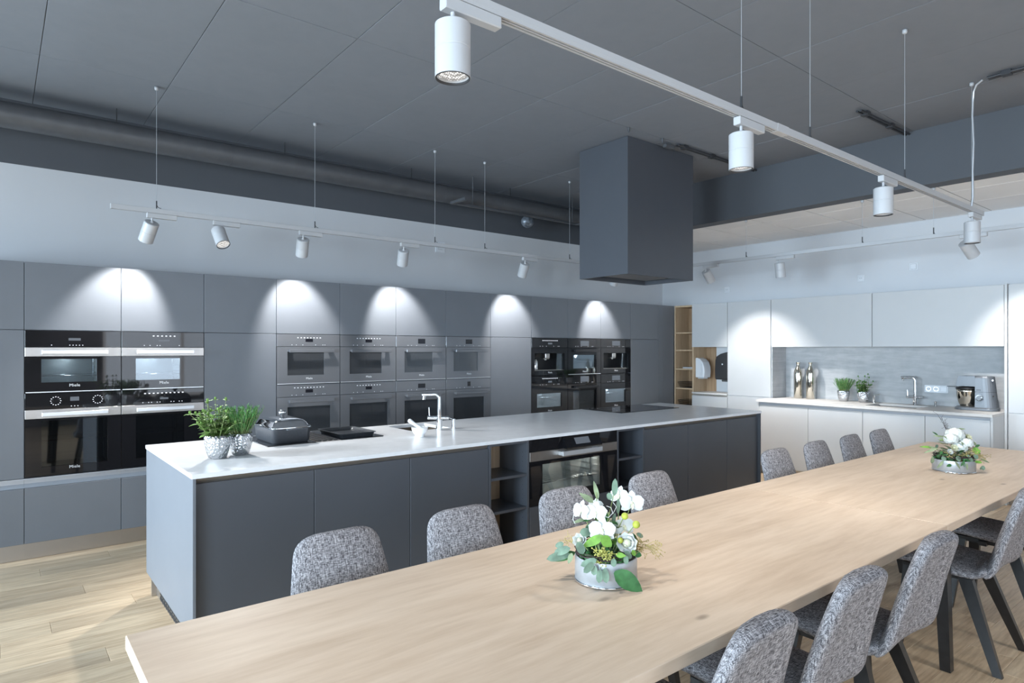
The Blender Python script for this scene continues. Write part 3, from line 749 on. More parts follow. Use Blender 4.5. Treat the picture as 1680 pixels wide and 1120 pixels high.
# ================================================================ TRACK LIGHTS
def rail(axis, a0, a1, fixed, zb, label, cords, zcords, loc, joints=()):
    t = thing('light_track', label, 'track', loc, 'ceiling light tracks')
    w, hgt = .0175, .034
    def b(p0, p1, q0, q1, z0, z1, c=0):
        return (bx(p0, p1, fixed+q0, fixed+q1, z0, z1, c=c) if axis == 'x' else bx(fixed+q0, fixed+q1, p0, p1, z0, z1, c=c))
    r = b(a0, a1, -w, w, zb+.012, zb+hgt, .001)
    for s in ((-w, -w+.008), (w-.008, w), (-.003, .003)):
        k = b(a0, a1, s[0], s[1], zb, zb+.0125); r.add(k.v, k.f)
    r.build('rail', 'paint_white', t)
    b(a0+.001, a1-.001, -w+.0085, -.0035, zb+.009, zb+.0119).build('slot', 'slot', t); b(a0+.001, a1-.001, .0035, w-.0085, zb+.009, zb+.0119).build('slot', 'slot', t)
    for s in (a0, a1): b(s-.004, s+.004, -w-.001, w+.001, zb-.001, zb+hgt+.001).build('end_cap', 'paint_white', t)
    for s in joints: b(s-.05, s+.05, -w-.001, w+.001, zb-.0012, zb+hgt+.001).build('joint_cover', 'paint_white', t)
    for p in cords:
        P = (p, fixed) if axis == 'x' else (fixed, p)
        MB().cyl((*P, zb+hgt+.06), (*P, zcords-.02), .0016, n=6).build('cord', 'cord', t)
        g = MB().cyl((*P, zb+hgt), (*P, zb+hgt+.06), .0045, n=10); g.tube([(P[0], P[1], zb+hgt+.03), (P[0]+.012, P[1], zb+hgt+.012), (P[0]+.03, P[1], zb+hgt+.008)], .0025, 6)
        g.build('cord_grip', 'conduit', t)
        MB().lathe([(.001, -.026), (.010, -.026), (.014, -.018), (.014, -.0025), (.001, -.0025)], *P, zcords, 16).build('ceiling_cap', 'paint_white', t)
    return t
ZK = 2.512
rail('x', .632, 6.62, 5.325, ZK, 'long white light track hanging in front of the oven wall', [.918, 2.12, 3.322, 3.924, 5.135, 6.4], ZC-.002, (3.6, 5.325, ZK), (3.63,))
rail('x', -.6, 5.73, 1.53, ZK-.005, 'white light track hanging over the dining tables', [1.9-1.0, 2.50, 3.107, 4.285, 5.515], ZC-.002, (2.6, 1.53, ZK), (2.82,))
rail('y', 1.30, 5.2, 6.52, 2.505, 'white light track hanging in front of the white kitchen wall', [2.095, 2.70, 3.932, 4.9], ZS+.0, (6.52, 3.2, 2.5), ())

def spot_lamp(loc, axis, aim, label, group, power, angle, blend=.35, side=1, color=(1, .985, .965)):
    """loc: point on the track underside; aim: direction the can points"""
    t = thing('track_spotlight', label, 'spotlight', loc, group)
    x, y, z = loc
    a = Vector(aim).normalized()
    ad = bx(-.035, .165, -.017, .017, -.036, -.0005, c=.003) if axis == 'x' else bx(-.017, .017, -.165, .035, -.036, -.0005, c=.003)
    MBl = MB(); MBl.v = [(p[0]+x, p[1]+y, p[2]+z) for p in ad.v]; MBl.f = ad.f; MBl.sm = ad.sm
    MBl.build('adapter', 'paint_white', t)
    piv = Vector((x, y, z-.068))
    MB().cyl((x, y, z-.036), piv, .0065, n=12).cyl(piv+Vector((0, 0, .006)), piv-Vector((0, 0, .008)), .012, n=12).build('pivot', 'paint_white', t)
    R, Lh = .051, .155
    c0 = piv-a*.0; 
    # can body: built along the aim axis starting at the pivot
    up = a.orthogonal().normalized(); sd = a.cross(up)
    prof = [(.001, .0), (R-.006, .0), (R, .004), (R, .072), (R-.0012, .0735), (R-.0012, .0755), (R, .077), (R, Lh), (R-.004, Lh), (R-.005, Lh-.012)]
    m = MB(); n = 32; vv = []
    for (r, h) in prof: vv += [c0+a*h+(up*cos(2*pi*k/n)+sd*sin(2*pi*k/n))*r for k in range(n)]
    m.add(vv, [(i*n+k, (i+1)*n+k, (i+1)*n+(k+1) % n, i*n+(k+1) % n) for i in range(len(prof)-1) for k in range(n)], False)
    for i_, fc in enumerate(m.f): m.sm[i_] = True
    can = m.build('can', 'paint_white', t)
    md = can.modifiers.new('edge', 'EDGE_SPLIT'); md.split_angle = radians(24)
    rr = MB(); vv = []
    for (r, h) in ((R-.001, Lh+.001), (R-.0045, Lh+.0012), (R-.0045, Lh-.012)): vv += [c0+a*h+(up*cos(2*pi*k/n)+sd*sin(2*pi*k/n))*r for k in range(n)]
    rr.add(vv, [(i*n+k, (i+1)*n+k, (i+1)*n+(k+1) % n, i*n+(k+1) % n) for i in range(2) for k in range(n)], True); rr.build('trim_ring', 'conduit', t)
    ln = MB(); vv = [c0+a*(Lh-.011)]; vv2 = []
    for (r, h) in ((.016, Lh-.030), (.030, Lh-.020), (R-.0046, Lh-.012)): vv2 += [c0+a*h+(up*cos(2*pi*k/n)+sd*sin(2*pi*k/n))*r for k in range(n)]
    ln.add(vv2, [(i*n+k, i*n+(k+1) % n, (i+1)*n+(k+1) % n, (i+1)*n+k) for i in range(2) for k in range(n)]+[tuple(range(n))], False)
    ln.build('reflector', 'lens', t, label='bright faceted reflector')
    l = D.lights.new('spot', 'SPOT'); l.energy = power; l.spot_size = radians(angle); l.spot_blend = blend; l.shadow_soft_size = .028; l.color = color
    lo = D.objects.new('spot', l); COL.objects.link(lo); lo.parent = t
    lo.location = (piv+a*(Lh+.006))-Vector(loc); lo.rotation_euler = a.to_track_quat('-Z', 'Y').to_euler()
    return t
SGp = 'spotlights on the oven wall track'
def dirn(dx, dy, dz): return (dx, dy, dz)
oven_spots = [(.888, (-.18, .56, -.82), 'first spotlight at the left end of the oven wall track, tilted left'),
 (1.341, (.12, -.56, -.82), 'second spotlight on the oven wall track, its lit face turned to the island'),
 (2.018, (.13, .56, -.82), 'third spotlight from the left on the oven wall track'),
 (2.979, (.20, .56, -.82), 'fourth spotlight from the left on the oven wall track'),
 (4.467, (.16, .56, -.82), 'fifth spotlight on the oven wall track, left of the hood'),
 (5.945, (.15, .56, -.82), 'spotlight on the oven wall track mostly hidden behind the hood')]
for i, (x, d_, lb) in enumerate(oven_spots):
    spot_lamp((x, 5.325, ZK), 'x', d_, lb, SGp, SPOT_W*(1.8 if i == 1 else 1), 66 if i != 1 else 96, .6 if i != 1 else .8)
for x, lb in ((1.014, 'big nearest spotlight on the dining table track at the top of the picture'), (2.498, 'second spotlight on the dining table track'), (3.971, 'third spotlight on the dining table track'), (5.528, 'farthest spotlight on the dining table track beside the white cable')):
    spot_lamp((x, 1.53, ZK-.005), 'x', (0, 0, -1), lb, 'spotlights on the dining table track', DOWN_W*(.52 if x < 1.1 else (.65 if x > 5 else 1.0)), (80 if x > 5 else 96), .8, color=(1, .95, .88))
spot_lamp((-.3, 1.53, ZK-.005), 'x', (.1, 0, -1), 'spotlight on the dining table track outside the picture, nearest its left end', 'spotlights on the dining table track', DOWN_W*.2, 78, .7, color=(1, .95, .88))
rail('x', .4, 6.2, -.95, ZK-.005, 'unseen white light track added behind the camera', [1.0, 3.3, 5.6], ZC-.002, (3.3, -.95, ZK), ())  # unseen track added to carry the fill spotlights
rail('y', 3.2, 5.4, -1.6, ZK-.005, 'short white light track left of the island, outside the picture', [3.5, 5.0], ZC-.002, (-1.6, 4.3, ZK), ())
spot_lamp((-1.6, 4.25, ZK-.005), 'y', (.86, -.06, -.50), 'spotlight left of the island aimed along its worktop, outside the picture', 'spotlights outside the picture', SPOT_W*3.9, 50, .75, color=(.93, .97, 1))
for x, lb in ((1.2, 'left'), (3.3, 'middle'), (5.4, 'right')):  # unseen lamps added to brighten the floor and near chair backs
    spot_lamp((x, -.95, ZK-.005), 'x', (.05, .16, -1), lb+' added fill spotlight on the unseen track behind the camera', 'added fill spotlights behind the camera', DOWN_W*1.0, 90, .8, color=(1, .94, .86))
WG = 'spotlights on the white kitchen track'
spot_lamp((6.52, 4.454, 2.505), 'y', (.64, -.06, -.76), 'tilted spotlight on the white kitchen track beside the hood', WG, SPOT_W*1.45, 70, .75)
spot_lamp((6.52, 3.54, 2.505), 'y', (.18, 0, -1), 'upright spotlight in the middle of the white kitchen track', WG, SPOT_W*2.0, 88, .7)
spot_lamp((6.52, 1.86, 2.505), 'y', (.66, -.24, -.70), 'tilted spotlight at the right of the white kitchen track', WG, SPOT_W*1.45, 70, .75)

# ================================================================ CEILING SERVICES
t = thing('ventilation_duct', 'long round grey duct under the ceiling along the oven wall', 'duct', (1.2, 6.0, 3.235))
MB().cyl((XL+.002, 6.0, 3.235), (XB-.002, 6.0, 3.235), .096, n=32, caps=False).build('pipe', 'duct', t)
for i in range(14):
    xx = -1.2+i*.56; MB().cyl((xx, 6.0, 3.235), (xx+.012, 6.0, 3.235), .0975, n=32).build('seam_ring', 'duct', t)
for i in range(5):
    xx = -.6+i*1.35; MB().cyl((xx, 6.0, 3.325), (xx, 6.0, ZC-.004), .004, n=8).build('hanger', 'conduit', t)
t = thing('pipe_rail', 'thin dark rail under the duct right of the middle', 'pipe', (4.9, 5.86, 3.10))
bx(3.9, 6.0, 5.845, 5.875, 3.10, 3.125, c=.003).build('rail', 'duct', t)
bx(3.86, 3.90, 5.60, 5.88, 3.098, 3.127, c=.003).build('bracket', 'duct', t)
bx(5.72, 5.76, 5.62, 5.845, 3.09, 3.10).build('bracket', 'duct', t)
for xx in (4.15, 5.7): MB().cyl((xx, 5.86, 3.125), (xx, 5.86, ZC-.004), .005, n=8).build('hanger', 'duct', t)
tag(MB().ball((5.02, 5.94, 3.06), .075, 14, 10, (1.15, .9, .95)).build('foil_wrapped_joint', 'foil', loc=(5.02, 5.94, 3.06)), 'crumpled foil wrapped pipe joint hanging under the grey duct', 'pipe joint')
def conduit(p0, p1, label, name='conduit'):
    t = thing(name, label, 'conduit', p0, 'dark conduits on the ceiling')
    d = (Vector(p1)-Vector(p0)).normalized(); s = d.cross(Vector((0, 0, 1)))*.016
    MB().cyl(Vector(p0)-s, Vector(p1)-s, .0095, n=10).build('pipe', 'conduit', t); MB().cyl(Vector(p0)+s, Vector(p1)+s, .0095, n=10).build('pipe', 'conduit', t)
    L = (Vector(p1)-Vector(p0)).length; k = max(2, int(L/.5)+1)
    for i in range(k):
        c = Vector(p0)+d*(L*(i+.25)/k); bx(c.x-.028, c.x+.028, c.y-.028, c.y+.028, p0[2]-.014, p0[2]+.017).build('clamp', 'conduit', t)
    return t
conduit((4.98, 3.715, 3.428), (6.33, 3.715, 3.428), 'dark twin conduit on the ceiling running right from the hood')
t = thing('conduit_box', 'small dark bracket where the ceiling conduit starts beside the hood', 'bracket', (4.93, 3.77, 3.41))
bx(4.86, 4.98, 3.745, 3.785, 3.40, 3.43, c=.003).build('bracket', 'duct', t)
conduit((5.40, 2.262, 3.428), (6.33, 2.24, 3.428), 'dark twin conduit on the ceiling above the far end of the table')
conduit((5.468, 1.42, 3.428), (5.435, .1, 3.428), 'dark conduit on the ceiling where the white cable comes out')
for xx, lb in ((4.30, 'small round fixing on the ceiling at the near hood corner'), (4.765, 'small round fixing on the ceiling left of the hood conduit')):
    tag(MB().cyl((xx, 3.717, ZC-.002), (xx, 3.717, ZC-.03), .012, n=12).cyl((xx, 3.717, ZC-.03), (xx, 3.717, ZC-.045), .006, n=8).build('ceiling_fixing', 'duct', loc=(xx, 3.717, ZC)), lb, 'fixing')
cb = MB(); cz = ZC-.03
cb.tube([(5.465, 1.45, cz+.008), (5.478, 1.49, cz-.01), (5.495, 1.512, cz-.05), (5.507, 1.52, cz-.12), (5.502, 1.522, 3.2), (5.512, 1.517, 3.0), (5.505, 1.521, 2.8), (5.513, 1.522, 2.62), (5.512, 1.53, 2.545)], .0075, 8)
tag(cb.build('power_cable', 'cord', loc=(5.51, 1.52, 2.54)), 'light grey power cable dropping to the end of the table light track', 'cable')

# ================================================================ WHITE KITCHEN (right wall)
XT, XBs, XSp = 7.62, 7.262, 7.975     # front of talls/uppers, front of bases, backsplash face
ZW = .90
# open oak shelf in the corner
t = thing('oak_shelf', 'tall narrow open oak shelf in the corner between dark and white cabinets', 'shelf', (7.85, 5.6, 0))
y0, y1 = 5.435, 5.760
bx(7.66, 8.0, y1-.02, y1, .1, 2.14, c=.001).build('side_panel', 'oak_edge', t); bx(7.66, 8.0, y0, y0+.02, .1, 2.14, c=.001).build('side_panel', 'oak_edge', t)
bx(7.66, 8.0, y0+.02, y1-.02, 2.115, 2.14, c=.001).build('top_panel', 'oak_edge', t)
bx(7.985, 8.0, y0+.02, y1-.02, .1, 2.115).build('back_panel', 'oak', t)
for z in (1.757, 1.508, 1.238, .962, .70, .4): bx(7.668, 7.985, y0+.021, y1-.021, z-.02, z, c=.001).build('shelf', 'oak_edge', t)
bx(7.70, 8.0, y0, y1, .002, .099).build('toe_kick', 'plinth', t)
b = thing('book', 'grey book lying flat on a shelf of the oak corner shelf', 'book', (7.76, 5.53, 1.2385))
bx(7.69, 7.85, 5.46, 5.64, 1.2385, 1.2415).build('cover', 'book', b); bx(7.692, 7.845, 5.463, 5.637, 1.2415, 1.256).build('pages', 'paint_white', b); bx(7.69, 7.85, 5.46, 5.64, 1.256, 1.259).build('cover', 'book', b)
for zz, lb in ((.9625, 'black wire basket on the upper of two basket shelves in the oak shelf'), (.7005, 'black wire basket on the lower of two basket shelves in the oak shelf')):
    t = thing('wire_basket', lb, 'basket', (7.80, 5.6, zz), 'wire baskets in the oak shelf')
    w = MB()
    for q, (ins, h) in enumerate(((.03, 0.004), (.02, .03), (.01, .055), (.0, .08))):
        a0, a1, c0, c1 = 7.685+ins, 7.93-ins, 5.475+ins*.6, 5.72-ins*.6
        w.tube([(a0, c0, zz+h), (a1, c0, zz+h), (a1, c1, zz+h), (a0, c1, zz+h), (a0, c0, zz+h)], .003 if q in (0, 3) else .002, 6)
    for k in range(12):
        c0 = 5.493+k*.0185; w.tube([(7.685, 5.475+k*.0223, zz+.08), (7.715, c0, zz+.004), (7.90, c0, zz+.004), (7.93, 5.475+k*.0223, zz+.08)], .0018, 5)
    w.build('wire_frame', 'wire_black', t)
    bx(7.71, 7.905, 5.49, 5.705, zz, zz+.003).build('liner', 'black_plastic', t)
# hygiene niche cabinet: upper door, niche with oak side and worktop, base door
t = thing('wash_cabinet', 'white cabinet with an open hand wash niche beside the oak shelf', 'cabinet', (7.85, 5.15, 0))
y0, y1 = 4.872, 5.433
bx(XT, XT+.02, y0+.002, y1-.002, 1.545, 2.14, c=.001).build('upper_door', 'white', t)
bx(XT+.0205, 8.0, y0, y1, 1.547, 2.14).build('carcass', 'white_edge', t)
bx(XT, XT+.02, y0+.002, y1-.002, .10, .865, c=.001).build('door', 'white', t)
bx(XT+.0205, 8.0, y0, y1, .10, .895).build('base_carcass', 'white_edge', t)
bx(XT-.002, 8.0, y0+.001, y1-.001, .8955, .915, c=.001).build('worktop', 'worktop2', t, label='pale stone worktop')
bx(XT+.02, XT+.035, y0, y1, .867, .895).build('grip_rail', 'rail', t)
bx(7.97, 8.0, 5.27, y1, .915, 1.546).build('oak_back', 'oak', t, label='oak back panel'); bx(7.972, 8.0, y0, 5.27, .915, 1.546).build('niche_back', 'white_edge', t)
bx(XT+.05, 8.0, y0, y1, .002, .099).build('toe_kick', 'plinth', t)
# dispensers: both hang on the side walls of the niche and curve towards its middle
def disp(prof, xa, xb, mat, parent):
    o = MB().prism(prof, xa, xb, 'x').build('housing', mat, parent)
    md = o.modifiers.new('bevel', 'BEVEL'); md.width = .012; md.segments = 3; md.limit_method = 'ANGLE'; md.angle_limit = radians(50)
    return o
d_ = thing('soap_dispenser', 'white rounded soap dispenser on the oak side of the wash niche', 'dispenser', (7.78, 5.36, 1.1))
disp([(5.4325, 1.115), (5.4325, 1.392), (5.405, 1.395), (5.355, 1.375), (5.315, 1.335), (5.290, 1.27), (5.284, 1.20), (5.292, 1.125), (5.302, 1.115)], 7.70, 7.86, 'socket', d_)
bx(7.73, 7.83, 5.32, 5.41, 1.100, 1.1149).build('nozzle', 'handle', d_)
bx(7.6985, 7.70, 5.33, 5.337, 1.15, 1.30).build('window_strip', 'handle', d_)
d_ = thing('towel_dispenser', 'black rounded towel dispenser on the right side of the wash niche', 'dispenser', (7.8, 4.98, 1.1))
disp([(4.8735, 1.10), (4.8735, 1.478), (4.93, 1.475), (5.02, 1.452), (5.082, 1.415), (5.10, 1.36), (5.106, 1.24), (5.102, 1.11), (5.09, 1.10)], 7.68, 7.93, 'black_plastic', d_)
bx(7.72, 7.90, 4.89, 5.03, 1.072, 1.0999, c=.01).build('outlet', 'slot', d_)
MB().cyl((7.681, 4.985, 1.31), (7.674, 4.985, 1.31), .010, n=14).build('lock_button', 'handle', d_)
# tall cabinet
t = thing('tall_white_cabinet', 'tall white cabinet left of the concrete backsplash', 'cabinet', (7.8, 4.56, 0), 'white kitchen units')
bx(XT, XT+.02, 4.256, 4.868, .905, 2.14, c=.0012).build('door', 'white', t); bx(XT, XT+.02, 4.256, 4.868, .10, .900, c=.0012).build('lower_door', 'white', t)
bx(XT+.0205, 8.0, 4.254, 4.870, .10, 2.138).build('carcass', 'white_edge', t); bx(XT+.05, 8.0, 4.254, 4.87, .002, .099).build('toe_kick', 'plinth', t)
for (a, b), lb in zip(((3.054, 4.250), (1.848, 3.050)), ('wide white wall cupboard over the steel bottles and herb pots', 'wide white wall cupboard over the tap and mixer')):
    t = thing('wall_cupboard', lb, 'cupboard', (7.8, (a+b)/2, 1.54), 'white kitchen units')
    bx(XT, XT+.02, a+.001, b-.001, 1.542, 2.14, c=.0012).build('door', 'white', t); bx(XT+.0205, 8.0, a, b, 1.546, 2.138).build('carcass', 'white_edge', t)
t = thing('tall_white_cabinet', 'tall white cabinet at the right edge of the picture', 'cabinet', (7.6, 1.4, 0), 'white kitchen units')
bx(XT-.01, 8.0, 1.822, 1.844, .002, 2.15, c=.001).build('side_panel', 'white', t)
for q in range(2):
    a = 1.815-.6*(q+1)
    bx(XT, XT+.02, a+.002, a+.598, .90, 2.14, c=.0012).build('door', 'white', t); bx(XT, XT+.02, a+.002, a+.598, .10, .895, c=.0012).build('lower_door', 'white', t)
bx(XT+.0205, 8.0, .616, 1.82, .10, 2.138).build('carcass', 'white_edge', t); bx(XT+.05, 8.0, .616, 1.82, .002, .099).build('toe_kick', 'plinth', t)
# backsplash
tag(bx(XSp, 8.099, 1.846, 4.253, ZW, 1.545).build('backsplash', 'splash', loc=(XSp, 3.05, ZW)), 'grey concrete look backsplash panel behind the white worktop', 'backsplash')
tag(bx(XT+.02, XSp-.0005, 4.2425, 4.2528, ZW+.001, 1.541).build('niche_side_panel', 'splash', loc=(7.8, 4.247, ZW)), 'concrete look side panel at the left of the backsplash niche', 'panel')
# base units
bl = ['white base cabinet left end, nearest the island', 'white base cabinet under the steel bottles and herb pots', 'white base cabinet under the inset sink and tap', 'white base cabinet under the silver stand mixer']
for q, (a, b) in enumerate(((3.600, 4.205), (3.005, 3.600), (2.410, 3.005), (1.865, 2.410))):
    t = thing('white_base_cabinet', bl[q], 'cabinet', (7.6, (a+b)/2, 0), 'white kitchen units')
    bx(XBs, XBs+.02, a+.002, b-.002, .10, .842, c=.0012).build('door', 'white', t); bx(XBs+.0205, 7.6 if q == 0 else XSp-.002, a, b, .10, .66).build('carcass', 'white_edge', t)
    MB().prism([(XBs+.004, .873), (XBs+.03, .873), (XBs+.03, .838), (XBs+.0215, .838), (XBs+.014, .86)], a, b, 'y').build('grip_rail', 'recess', t)
    bx(XBs+.05, XBs+.066, a, b, .002, .099).build('toe_kick', 'plinth', t)
t = thing('white_end_panel', 'white end panel closing the white base cabinets beside the tall cabinet', 'panel', (7.4, 1.855, 0))
bx(XBs-.004, XT-.012, 1.845, 1.864, .002, .8735, c=.001).build('panel', 'white', t)
t = thing('white_end_panel', 'white panel at the island side of the white base cabinets', 'panel', (7.4, 4.215, 0))
bx(XBs, XT-.002, 4.206, 4.225, .002, .8735, c=.001).build('panel', 'white', t)
wt = MB(); kx0, kx1, ky0, ky1 = 7.42, 7.80, 2.55, 3.05
wt.box(XBs-.025, XT-.001, 4.2 , 4.2301, .875, ZW)
wt.box(XBs-.025, kx0, 1.8451, 4.2, .875, ZW).box(kx1, XSp-.001, 1.8451, 4.2, .875, ZW).box(kx0, kx1, 1.8451, ky0, .875, ZW).box(kx0, kx1, ky1, 4.2, .875, ZW)
tag(wt.build('stone_worktop', 'worktop2', loc=(7.6, 3, .875)), 'pale stone worktop on the white base cabinets', 'worktop')
sk = MB(); a = .003
sk.box(kx0-a, kx0+.001, ky0-a, ky1+a, .70, .8745).box(kx1-.001, kx1+a, ky0-a, ky1+a, .70, .8745).box(kx0, kx1, ky0-a, ky0+.001, .70, .8745).box(kx0, kx1, ky1-.001, ky1+a, .70, .8745).box(kx0-a, kx1+a, ky0-a, ky1+a, .694, .701)
tag(sk.build('inset_sink', 'sink_dark', loc=(7.6, 2.8, .694)), 'dark steel sink sunk into the pale stone worktop', 'sink')
# sockets and switches
def plate(name, label, parts, axis, at, cu, cz, w, h, cat='socket', group=None):
    t = thing(name, label, cat, ((at, cu, cz) if axis == 'x' else (cu, at, cz)), group)
    def b(u0, u1, d0, d1, z0, z1, c=0):
        return bx(at-d1, at-d0, u0, u1, z0, z1, c=c) if axis == 'x' else bx(u0, u1, at-d1, at-d0, z0, z1, c=c)
    b(cu-w/2, cu+w/2, .0005, .010, cz-h/2, cz+h/2, .003).build('plate', 'socket', t)
    for (du, kind) in parts:
        if kind == 'socket':
            p = (at-.0105, cu+du, cz) if axis == 'x' else (cu+du, at-.0105, cz)
            q = (at-.0125, cu+du, cz) if axis == 'x' else (cu+du, at-.0125, cz)
            MB().cyl(p, q, .026, n=24).build('socket_ring', 'handle', t)
            q2 = (at-.0130, cu+du, cz) if axis == 'x' else (cu+du, at-.0130, cz)
            MB().cyl(q, q2, .020, n=20).build('socket_face', 'socket', t)
            hm = MB()
            for s in (-.0095, .0095):
                p = (at-.0131, cu+du+s, cz) if axis == 'x' else (cu+du+s, at-.0131, cz); q3 = (at-.0135, cu+du+s, cz) if axis == 'x' else (cu+du+s, at-.0135, cz)
                hm.cyl(p, q3, .003, n=8)
            hm.build('pin_holes', 'gap', t)
        else:
            b(cu+du-.03, cu+du+.03, .0102, .0108, cz-.03, cz+.03).build('rocker_gap', 'conduit', t)
            b(cu+du-.0285, cu+du+.0285, .0109, .0145, cz-.0285, cz+.0285, .001).build('rocker', 'socket', t)
plate('wall_socket', 'double socket with switch on the concrete backsplash beside the mixer', [(.072, 'socket'), (0, 'socket'), (-.072, 'switch')], 'x', XSp, 2.536, 1.08, .225, .081)
plate('wall_socket', 'small single socket high on the white wall above the left cupboard', [(0, 'socket')], 'x', XR, 3.366, 2.367, .08, .08)
plate('wall_socket', 'small single socket high on the white wall above the wash niche', [(0, 'socket')], 'x', XR, 5.18, 2.362, .08, .08)
plate('wall_switch', 'white square switch high on the white wall above the right cupboard', [(0, 'switch')], 'x', XR, 2.80, 2.45, .085, .085, 'switch')
plate('wall_switch', 'white square switch on the wall behind the oven wall track', [(0, 'switch')], 'y', YB, 4.01, 2.70, .13, .13, 'switch')

# ================================================================ TAPS
def tap(name, loc, ang, label, parts_scale=1.0, h=.30, reach=.16, mat='chrome'):
    t = thing(name, label, 'tap', loc, None, ang)
    # local: spout points to -x
    MB().cyl((0, 0, .0004), (0, 0, .010), .027, n=24).cyl((0, 0, .010), (0, 0, .075), .023, n=24).build('base', mat, t, local=True)
    MB().cyl((-.085, 0, .088), (.07, 0, .088), .0145, n=20).build('valve_body', mat, t, local=True)
    MB().cyl((0, 0, .075), (0, 0, .105), .02, n=20).build('collar', mat, t, local=True)
    R = .032; pts = [(0, 0, .10), (0, 0, h-R-.0)]
    for i in range(1, 7):
        a = pi/2*i/6; pts.append((-R+R*cos(a), 0, h-R+R*sin(a)))
    pts.append((-reach, 0, h-.004))
    MB().tube(pts, .0145, 16).build('spout', mat, t, local=True)
    MB().cyl((-reach+.018, 0, h-.006), (-reach+.012, 0, h-.04), .0125, .011, n=16).build('aerator', mat, t, local=True)
    MB().cyl((-.072, 0, .09), (-.076, 0, .165), .0055, .0045, n=10).build('lever', mat, t, local=True)
    return t
tap('kitchen_tap', (2.535, 4.005, ZTOP), radians(141)-pi, 'tall chrome tap standing at the island sink', h=.262, reach=.125)
tap('kitchen_tap', (7.86, 2.705, ZW), radians(-90), 'chrome tap at the sink of the white kitchen', h=.305, reach=.135)
def pump(loc, ang, label, s=1.0):
    t = thing('soap_pump', label, 'soap pump', loc, None, ang)
    MB().cyl((0, 0, .0004), (0, 0, .006), .02*s, n=20).cyl((0, 0, .006), (0, 0, .072*s), .014*s, n=20).build('body', 'chrome', t, local=True)
    MB().tube([(0, 0, .068*s), (-.03*s, 0, .078*s), (-.062*s, 0, .086*s)], .004*s, 8).build('nozzle', 'chrome', t, local=True)
    return t
pump((2.665, 4.01, ZTOP), radians(141)-pi, 'small chrome soap pump right of the island tap', 1.0)
pump((7.80, 3.10, ZW), radians(-70)-pi*.2+pi, 'small chrome soap pump left of the white kitchen tap', 1.25)
tag(MB().cyl((7.84, 2.50, ZW+.0004), (7.84, 2.50, ZW+.006), .016, n=16).cyl((7.84, 2.50, ZW+.006), (7.84, 2.50, ZW+.055), .012, n=16).build('drain_knob', 'chrome', loc=(7.84, 2.5, ZW)), 'short chrome drain knob right of the white kitchen tap', 'knob')

# ================================================================ OBJECTS ON THE ISLAND
def rrect(x0, x1, y0, y1, r, z, n=5):
    p = []
    for cx, cy, a0 in ((x1-r, y1-r, 0), (x0+r, y1-r, 90), (x0+r, y0+r, 180), (x1-r, y0+r, 270)):
        for i in range(n+1):
            a = radians(a0+90*i/n); p.append((cx+r*cos(a), cy+r*sin(a), z))
    return p
def loft(rings, close0=True, close1=True, smooth=True):
    m = MB(); n = len(rings[0]); v = [q for r in rings for q in r]
    f = [(i*n+k, i*n+(k+1) % n, (i+1)*n+(k+1) % n, (i+1)*n+k) for i in range(len(rings)-1) for k in range(n)]
    m.add(v, f, smooth)
    if close0: m.add(rings[0], [tuple(reversed(range(n)))])
    if close1: m.add(rings[-1], [tuple(range(n))])
    return m
ZH = ZTOP+.0062
dx0, dx1, dy0, dy1 = 1.318, 1.560, 3.975, 4.345
t = thing('roasting_dish', 'grey cast roasting dish with a domed steel lid on the hob', 'roasting dish', (1.44, 4.16, ZH))
rings = [rrect(dx0+.012, dx1-.012, dy0+.012, dy1-.012, .03, ZH), rrect(dx0+.003, dx1-.003, dy0+.003, dy1-.003, .035, ZH+.01), rrect(dx0-.004, dx1+.004, dy0-.004, dy1+.004, .038, ZH+.082), rrect(dx0-.009, dx1+.009, dy0-.009, dy1+.009, .04, ZH+.088), rrect(dx0-.009, dx1+.009, dy0-.009, dy1+.009, .04, ZH+.094), rrect(dx0+.006, dx1-.006, dy0+.006, dy1-.006, .034, ZH+.094), rrect(dx0+.008, dx1-.008, dy0+.008, dy1-.008, .034, ZH+.012)]
loft(rings, True, True).build('dish', 'casserole', t)
for sy in (dy0, dy1):
    sg = -1 if sy == dy0 else 1
    loft([rrect(1.39, 1.49, min(sy, sy+sg*.045), max(sy, sy+sg*.045), .02, ZH+.086), rrect(1.39, 1.49, min(sy, sy+sg*.045), max(sy, sy+sg*.045), .02, ZH+.094)]).build('lug_handle', 'casserole', t)
zl = ZH+.0945
rings = [rrect(dx0-.006, dx1+.006, dy0-.006, dy1+.006, .038, zl), rrect(dx0-.006, dx1+.006, dy0-.006, dy1+.006, .038, zl+.006), rrect(dx0+.008, dx1-.008, dy0+.008, dy1-.008, .034, zl+.012), rrect(dx0+.016, dx1-.016, dy0+.018, dy1-.018, .034, zl+.030), rrect(dx0+.03, dx1-.03, dy0+.04, dy1-.04, .034, zl+.044), rrect(dx0+.06, dx1-.06, dy0+.09, dy1-.09, .03, zl+.053), rrect(dx0+.10, dx1-.10, dy0+.15, dy1-.15, .012, zl+.056)]
ld = loft(rings, True, True).build('lid', 'chrome', t, label='domed steel lid')
MB().lathe([(.001, .056), (.012, .056), (.012, .068), (.024, .072), (.026, .088), (.022, .096), (.001, .097)], 1.439, 4.16, zl, 24).build('knob', 'chrome', ld)
